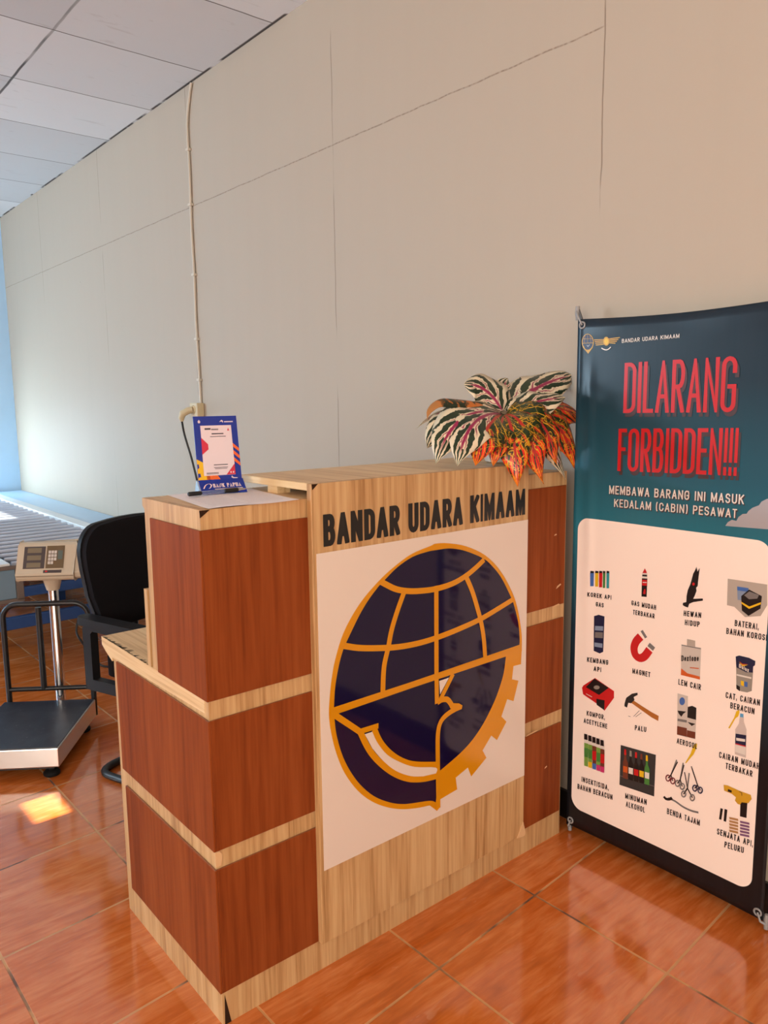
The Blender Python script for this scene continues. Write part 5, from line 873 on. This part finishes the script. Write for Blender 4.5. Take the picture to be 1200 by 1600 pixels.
sk = thing('wall_socket', 'cream surface-mounted wall socket at the foot of the cable', 'socket', (-3.99, 2.0, 1.30))
MB().box(-4.045, 1.955, 1.300, -3.955, 1.9995, 1.375).build('socket_box', M['socket_cream'], sk, bevel=.005)
MB().tube([(-4.0, 1.957, 1.338), (-4.0, 1.950, 1.338)], [.026, .024], 20).build('socket_face', M['socket_cream'], sk, smooth=True)
plug = thing('power_plug', 'cream plug in the wall socket with black lead hanging behind the card stand', 'plug', (-4.06, 1.92, 1.30))
MB().tube([(-4.000, 1.951, 1.338), (-4.012, 1.930, 1.334), (-4.030, 1.905, 1.318), (-4.038, 1.900, 1.292), (-4.038, 1.902, 1.275)], [.018, .019, .020, .017, .009], 14).build('plug_body', M['socket_cream'], plug, smooth=True)
MB().tube(smooth_pts([(-4.038, 1.902, 1.280), (-4.040, 1.915, 1.20), (-4.02, 1.945, 1.05), (-3.985, 1.965, .85), (-3.98, 1.97, .62), (-3.985, 1.96, .30), (-3.97, 1.95, .06), (-3.94, 1.90, .012), (-3.85, 1.80, .008)], 5), .006, 8).build('lead', M['black_plastic'], plug, smooth=True)

# ------------------------------------------------------------------ roller conveyor
CX0, CX1 = -7.68, -4.07
conv = thing('roller_conveyor', 'blue steel roller conveyor along the pale wall at the far left', 'conveyor', (-5.9, 1.4, 0))
M['conv_blue'] = flat('blue_painted_steel', srgb(40, 74, 128), 0.35, 0.5)
M['conv_pale'] = flat('pale_blue_steel', srgb(176, 206, 230), 0.35, 0.5)
M['conv_white'] = flat('white_steel_rail', srgb(226, 230, 230), 0.4, 0.5)
M['conv_grey'] = flat('grey_blue_side_cover', srgb(116, 142, 160), 0.4, 0.5)
M['conv_trim'] = flat('brown_grey_trim', srgb(112, 100, 92), 0.5, 0.4)
M['roller'] = flat('zinc_roller', srgb(206, 216, 232), 0.30, 0.6, 0.2)
M['roller_dark'] = flat('dark_navy_pan', srgb(26, 34, 60), 0.7)
MB().box(CX0, .84, .425, CX1, .995, .572).build('side_cover', M['conv_grey'], conv, bevel=.004)
tr = MB()
tr.box(CX1 - .02, .835, .572, CX1 + .004, 1.012, .592); tr.box(CX1 - .02, .995, .415, CX1 + .004, 1.030, .590); tr.box(CX1 - .02, .835, .405, CX1 + .004, 1.030, .425)
tr.build('end_trim', M['conv_trim'], conv, bevel=.003)
MB().box(CX0, .87, .592, CX1, .975, .604).build('near_rail', M['conv_white'], conv, bevel=.003)
MB().box(CX0, 1.640, .46, CX1, 1.720, .606).build('far_rail', M['conv_white'], conv, bevel=.003)
MB().box(CX0, 1.722, .560, CX1 - .1, 1.992, .590).build('side_ledge', M['conv_pale'], conv, bevel=.003)
b2 = MB(); b2.box(CX1 - .03, 1.0, .425, CX1, 1.70, .475); b2.build('end_beam', M['conv_blue'], conv, bevel=.004)
b2 = MB(); b2.box(CX1 - .03, .86, .268, CX1, 1.72, .330); b2.build('lower_beam', M['conv_blue'], conv, bevel=.004)
b2 = MB(); b2.box(CX0, .90, .268, CX1 - .03, .95, .330); b2.build('lower_beam', M['conv_blue'], conv, bevel=.004)
b2 = MB(); b2.box(CX0, 1.63, .268, CX1 - .03, 1.68, .330); b2.build('lower_beam', M['conv_blue'], conv, bevel=.004)
for x in (CX1 - .7, -5.6, -6.5, CX0 + .05):
    for y in (.90, 1.64):
        MB().box(x - .05, y, 0, x, y + .05, .43).build('leg', M['conv_blue'], conv, bevel=.004)
nr = 28
for i in range(nr):
    x = CX1 - .075 - i * (CX1 - CX0 - .14) / (nr - 1)
    r = MB(); r.tube([(x, .998, .585), (x, 1.638, .585)], .0135, 16)
    r.build('roller', M['roller'], conv, smooth=True)
MB().box(CX0, 1.0, .50, CX1 - .035, 1.638, .545).build('drip_pan', M['roller_dark'], conv)
tag(MB().tube(smooth_pts([(-4.050, 1.276, .268), (-4.045, 1.262, .20), (-4.03, 1.285, .14), (-4.02, 1.32, .08), (-4.00, 1.36, .012), (-3.93, 1.42, .006)], 5), .006, 8).build('loose_cord', M['black_plastic'], smooth=True), 'thin black cord hanging from the lower beam of the roller conveyor', 'cord')

# ------------------------------------------------------------------ platform scale
pscale = thing('platform_scale', 'platform weighing scale with dark plate, black guard rail and beige display head', 'scale', (-3.1725, .7815, 0), radians(54.8))
M['steel'] = flat('brushed_steel', srgb(206, 204, 202), 0.28, 0.5, 1.0)
M['chrome'] = flat('chrome_tube', srgb(220, 218, 216), 0.10, 0.5, 1.0)
def plate_mat():
    t = NT('dark_tread_plate', 0.34, 0.5)
    nz = t.noise(t.co(), 14, 4); sp = t.step(t.noise(t.co(), 90, 2), .68, .74)
    c = t.ramp(nz, [(.35, srgb(32, 33, 42)), (.65, srgb(52, 54, 62))])
    t.color(t.mix(t.math('MULTIPLY', sp, .4), c, srgb(140, 140, 146)))
    t.bump(t.noise(t.co(), 160, 2), .15, .001); return t.mat
M['plate'] = plate_mat()
M['black_metal'] = flat('black_painted_tube', srgb(20, 20, 22), 0.38)
M['rubber'] = flat('black_rubber', srgb(16, 16, 17), 0.7, 0.3)
hw, hd = .190, .240
sk_ = MB()
sk_.box(-hw, -hd, .048, hw, hd, .122)
sk_.build('platform_cover', M['steel'], pscale, bevel=.004, local=True)
MB().box(-hw + .004, -hd + .004, .122, hw - .004, hd - .004, .1255).build('top_plate', M['plate'], pscale, bevel=.0015, local=True)
MB().box(-hw + .03, -hd + .03, .030, hw - .03, hd + .02, .048).build('under_frame', M['black_metal'], pscale, local=True)
for x in (-.145, .145):
    for y in (-.195, .195):
        MB().lathe([(.027, 0), (.030, .004), (.030, .012), (.022, .020), (.010, .022), (.009, .032)], x, y, 20).build('foot', M['rubber'], pscale, smooth=True, local=True)
yb = hd + .016
gd = MB()
gp = [(-.172, yb, .045), (-.172, yb, .485)]
gp += [(-.172 + .06 * (1 - cos(a * pi / 12)), yb, .485 + .06 * sin(a * pi / 12)) for a in range(1, 7)]
gp += [(.180 - .06 * (1 - cos(a * pi / 12)), yb, .485 + .06 * sin(a * pi / 12)) for a in range(6, 0, -1)]
gp += [(.180, yb, .485), (.180, yb, .045)]
gd.tube(gp, .0115, 12)
gd.tube([(-.172, yb, .172), (.180, yb, .172)], .010, 10)
gd.tube([(-.025, yb, .172), (-.025, yb, .53)], .0125, 12)
gd.build('guard_rail', M['black_metal'], pscale, smooth=True, local=True)
MB().tube([(.034, yb + .025, .04), (.034, yb + .025, .645)], .021, 20).build('pole', M['chrome'], pscale, smooth=True, local=True)
M['beige'] = flat('beige_plastic', srgb(198, 182, 158), 0.45)
M['beige_dark'] = flat('beige_groove', srgb(140, 122, 100), 0.6)
hdz = .652; hy = yb + .055
def headp(a, b, dd): return (dd, hy - a, hdz + b)
hp = [(0, 0), (.088, 0), (.100, .008), (.103, .030), (.094, .044), (.046, .142), (.034, .152), (0, .152)]
head = MB().prism(hp, headp, -.084, .146).build('display_head', M['beige'], pscale, bevel=.005, local=True)
MB().prism([(-.006, .004), (.080, .004), (.092, .014), (.094, .034), (.040, .146), (-.006, .148)], headp, .147, .172).build('end_cap', M['beige'], head, bevel=.004, local=True)
MB().box(-.085, hy - .1040, hdz + .020, .145, hy - .0995, hdz + .0235).build('groove', M['beige_dark'], head, local=True)
MB().lathe([(.026, hdz - .052), (.029, hdz - .040), (.040, hdz + .002)], .034, yb + .025, 20).build('neck', M['beige'], head, smooth=True, local=True)
P0 = Vector((0, hy - .0935, hdz + .046)); P1 = Vector((0, hy - .0468, hdz + .1405)); PN = Vector((0, -(P1 - P0).z, (P1 - P0).y)).normalized()
def face(a, b, dd=.001): # a metres across, b 0..1 up the sloping face
    q = P0.lerp(P1, b) + PN * dd
    return (.035 + a * .86, q.y, q.z)
M['face_dark'] = flat('dark_display_panel', srgb(74, 66, 66), 0.25)
M['face_brown'] = flat('brown_key_panel', srgb(104, 84, 56), 0.3)
M['lcd'] = flat('lcd_window', srgb(122, 110, 88), 0.2)
M['key'] = flat('pale_key', srgb(206, 196, 186), 0.5)
M['key_green'] = flat('green_key', srgb(84, 98, 92), 0.5)
def rect(m, a0, b0, a1, b1, dd, mi=0): m.quad(face(a0, b0, dd), face(a1, b0, dd), face(a1, b1, dd), face(a0, b1, dd), mi)
r_ = MB(); rect(r_, -.112, .06, -.012, .96, .0012); r_.build('display_panel', M['face_dark'], head, local=True)
for b in (.10, .40, .70):
    r_ = MB(); rect(r_, -.096, b, -.030, b + .20, .0020); r_.build('lcd_window', M['lcd'], head, local=True)
r_ = MB(); rect(r_, -.006, .06, .078, .98, .0012); r_.build('key_panel', M['face_brown'], head, local=True)
for row, n_ in enumerate((3, 3, 3, 2)):
    for c_ in range(n_):
        r_ = MB()
        a = .004 + c_ * .0140; b = .66 - row * .145
        q = [face(a, b, .0012), face(a + .0115, b, .0012), face(a + .0115, b + .115, .0012), face(a, b + .115, .0012)]
        q2 = [face(a, b, .004), face(a + .0115, b, .004), face(a + .0115, b + .115, .004), face(a, b + .115, .004)]
        r_.quad(*q2)
        for i in range(4): r_.quad(q[i], q[(i + 1) % 4], q2[(i + 1) % 4], q2[i])
        r_.build('key', M['key'], head, local=True)
r_ = MB(); rect(r_, .048, .42, .070, .78, .0020); r_.build('function_key', M['key_green'], head, local=True)
r_ = MB(); r_.quad((.022, hy - .1012, hdz + .0345), (.096, hy - .1012, hdz + .0345), (.096, hy - .0940, hdz + .0455), (.022, hy - .0940, hdz + .0455)); r_.build('name_strip', M['face_dark'], head, local=True)
r_ = MB(); r_.quad((.030, hy - .0995, hdz + .0385), (.039, hy - .0995, hdz + .0385), (.039, hy - .0962, hdz + .0435), (.030, hy - .0962, hdz + .0435)); r_.build('red_lamp', paint('red'), head, local=True)

# ------------------------------------------------------------------ office chair
chair = thing('office_chair', 'black fabric office chair with armrests and tubular sled base behind the counter', 'chair', (-2.59, 1.213, 0), radians(20))
M['black_fabric'] = flat('black_fabric', srgb(17, 14, 18), 0.92, 0.2)
M['chair_shell'] = flat('black_shell_plastic', srgb(26, 25, 27), 0.55, 0.25)
M['seat_fabric'] = flat('dark_seat_fabric', srgb(26, 20, 22), 0.92, 0.2)
def slab(outline, place, t0, t1, name, m, parent, bevel):
    b = MB(); b.prism(outline, place, t0, t1)
    return b.build(name, m, parent, bevel=bevel, seg=3, smooth=True, local=True)
def backshape(s=0.0):
    pts = []
    hwt, hwb, zt, zb, r = .246 + s, .215 + s, .948 + s, .570 - s, .105
    for k in range(9): a = radians(90 * k / 8); pts.append((-(hwt - r) - r * sin(a) * 1.0, zt - r + r * cos(a)))
    pts.append((-hwt + .001, .80)); pts.append((-hwt + .012, .70))
    for k in range(7): a = radians(90 * k / 6); pts.append((-(hwb - .07) - .07 * cos(a), zb + .07 - .07 * sin(a)))
    L_ = pts; R_ = [(-x, z) for x, z in reversed(pts)]
    # flat top with a faint crown
    top = [(x * (hwt - r), zt + .008 * (1 - x * x)) for x in (.6, .2, -.2, -.6)]
    return (L_ + R_ + top)
lean = lambda z: -.10 * (z - .6)
bk = MB().prism(backshape(), lambda a, b, dd: (-.262 + lean(b) + dd - .10 * (a / .25) ** 2 * -.18, a, b), 0, .034)
back = bk.build('backrest', M['black_fabric'], chair, bevel=.010, seg=3, smooth=True, local=True)
MB().prism(backshape(.004), lambda a, b, dd: (-.262 + lean(b) + dd - .10 * (a / .25) ** 2 * -.18, a, b), -.010, .008).build('back_shell', M['chair_shell'], back, bevel=.004, smooth=True, local=True)
def rrect(x0, x1, y0, y1, r, n=6):
    o = []
    for cx, cy, a0 in ((x1 - r, y1 - r, 0), (x0 + r, y1 - r, 90), (x0 + r, y0 + r, 180), (x1 - r, y0 + r, 270)):
        for k in range(n + 1): a = radians(a0 + 90 * k / n); o.append((cx + r * cos(a), cy + r * sin(a)))
    return o
MB().prism(rrect(-.23, .25, -.225, .225, .07), lambda a, b, dd: (a, b, dd), .415, .480).build('seat', M['seat_fabric'], chair, bevel=.02, seg=3, smooth=True, local=True)
MB().prism(rrect(-.21, .23, -.205, .205, .06), lambda a, b, dd: (a, b, dd), .398, .415).build('seat_pan', M['chair_shell'], chair, local=True)
for s in (-1, 1):
    y = s * .262
    lp = [(-.222, .395), (-.222, .590), (-.200, .612), (.12, .606), (.150, .580), (.10, .395)]
    am = MB(); am.stroke(lp + lp[:1], .040, lambda a, b: (a, y - .016, b), closed=True, miter=1.5)
    nq = len(am.f); n0 = len(am.v)
    am.v += [(p[0], y + .016, p[2]) for p in am.v[:n0]]
    for fi in range(nq):
        f_ = am.f[fi]; am.f.append(tuple(n0 + k for k in reversed(f_))); am.m.append(0)
        am.f.append((f_[0], f_[1], n0 + f_[1], n0 + f_[0])); am.m.append(0)
        am.f.append((f_[3], f_[2], n0 + f_[2], n0 + f_[3])); am.m.append(0)
    arm = am.build('armrest', M['chair_shell'], chair, local=True)
    pd_ = MB(); pd_.prism(rrect(-.265, .165, y - .028, y + .028, .026), lambda a, b, dd: (a, b, dd - .02 * a), .606, .634)
    pd_.build('arm_pad', M['chair_shell'], arm, bevel=.010, seg=3, smooth=True, local=True)
    MB().box(-.10, min(y, s * .20), .398, -.02, max(y, s * .20), .412).build('arm_bracket', M['chair_shell'], arm, local=True)
def fillet(P, r=.06, n=6):
    P = [Vector(p) for p in P]; o = [P[0]]
    for i in range(1, len(P) - 1):
        a = (P[i - 1] - P[i]).normalized(); b = (P[i + 1] - P[i]).normalized()
        s_ = P[i] + a * r; e_ = P[i] + b * r
        for k in range(n + 1):
            t = k / n; o.append(s_ * (1 - t) ** 2 + P[i] * 2 * t * (1 - t) + e_ * t * t)
    o.append(P[-1]); return [tuple(p) for p in o]
sl = MB()
sl.tube(fillet([(-.02, -.205, .40), (.19, -.205, .40), (.26, -.205, .0145), (-.305, -.205, .0145), (-.305, .205, .0145), (.26, .205, .0145), (.19, .205, .40), (-.02, .205, .40)], .07), .0135, 12)
sl.build('sled_frame', M['black_metal'], chair, smooth=True, local=True)
bkb = MB(); bkb.tube(fillet([(-.10, 0, .405), (-.30, 0, .405), (-.288, 0, .70)], .05), .016, 10)
bkb.build('back_support', M['black_metal'], chair, smooth=True, local=True)
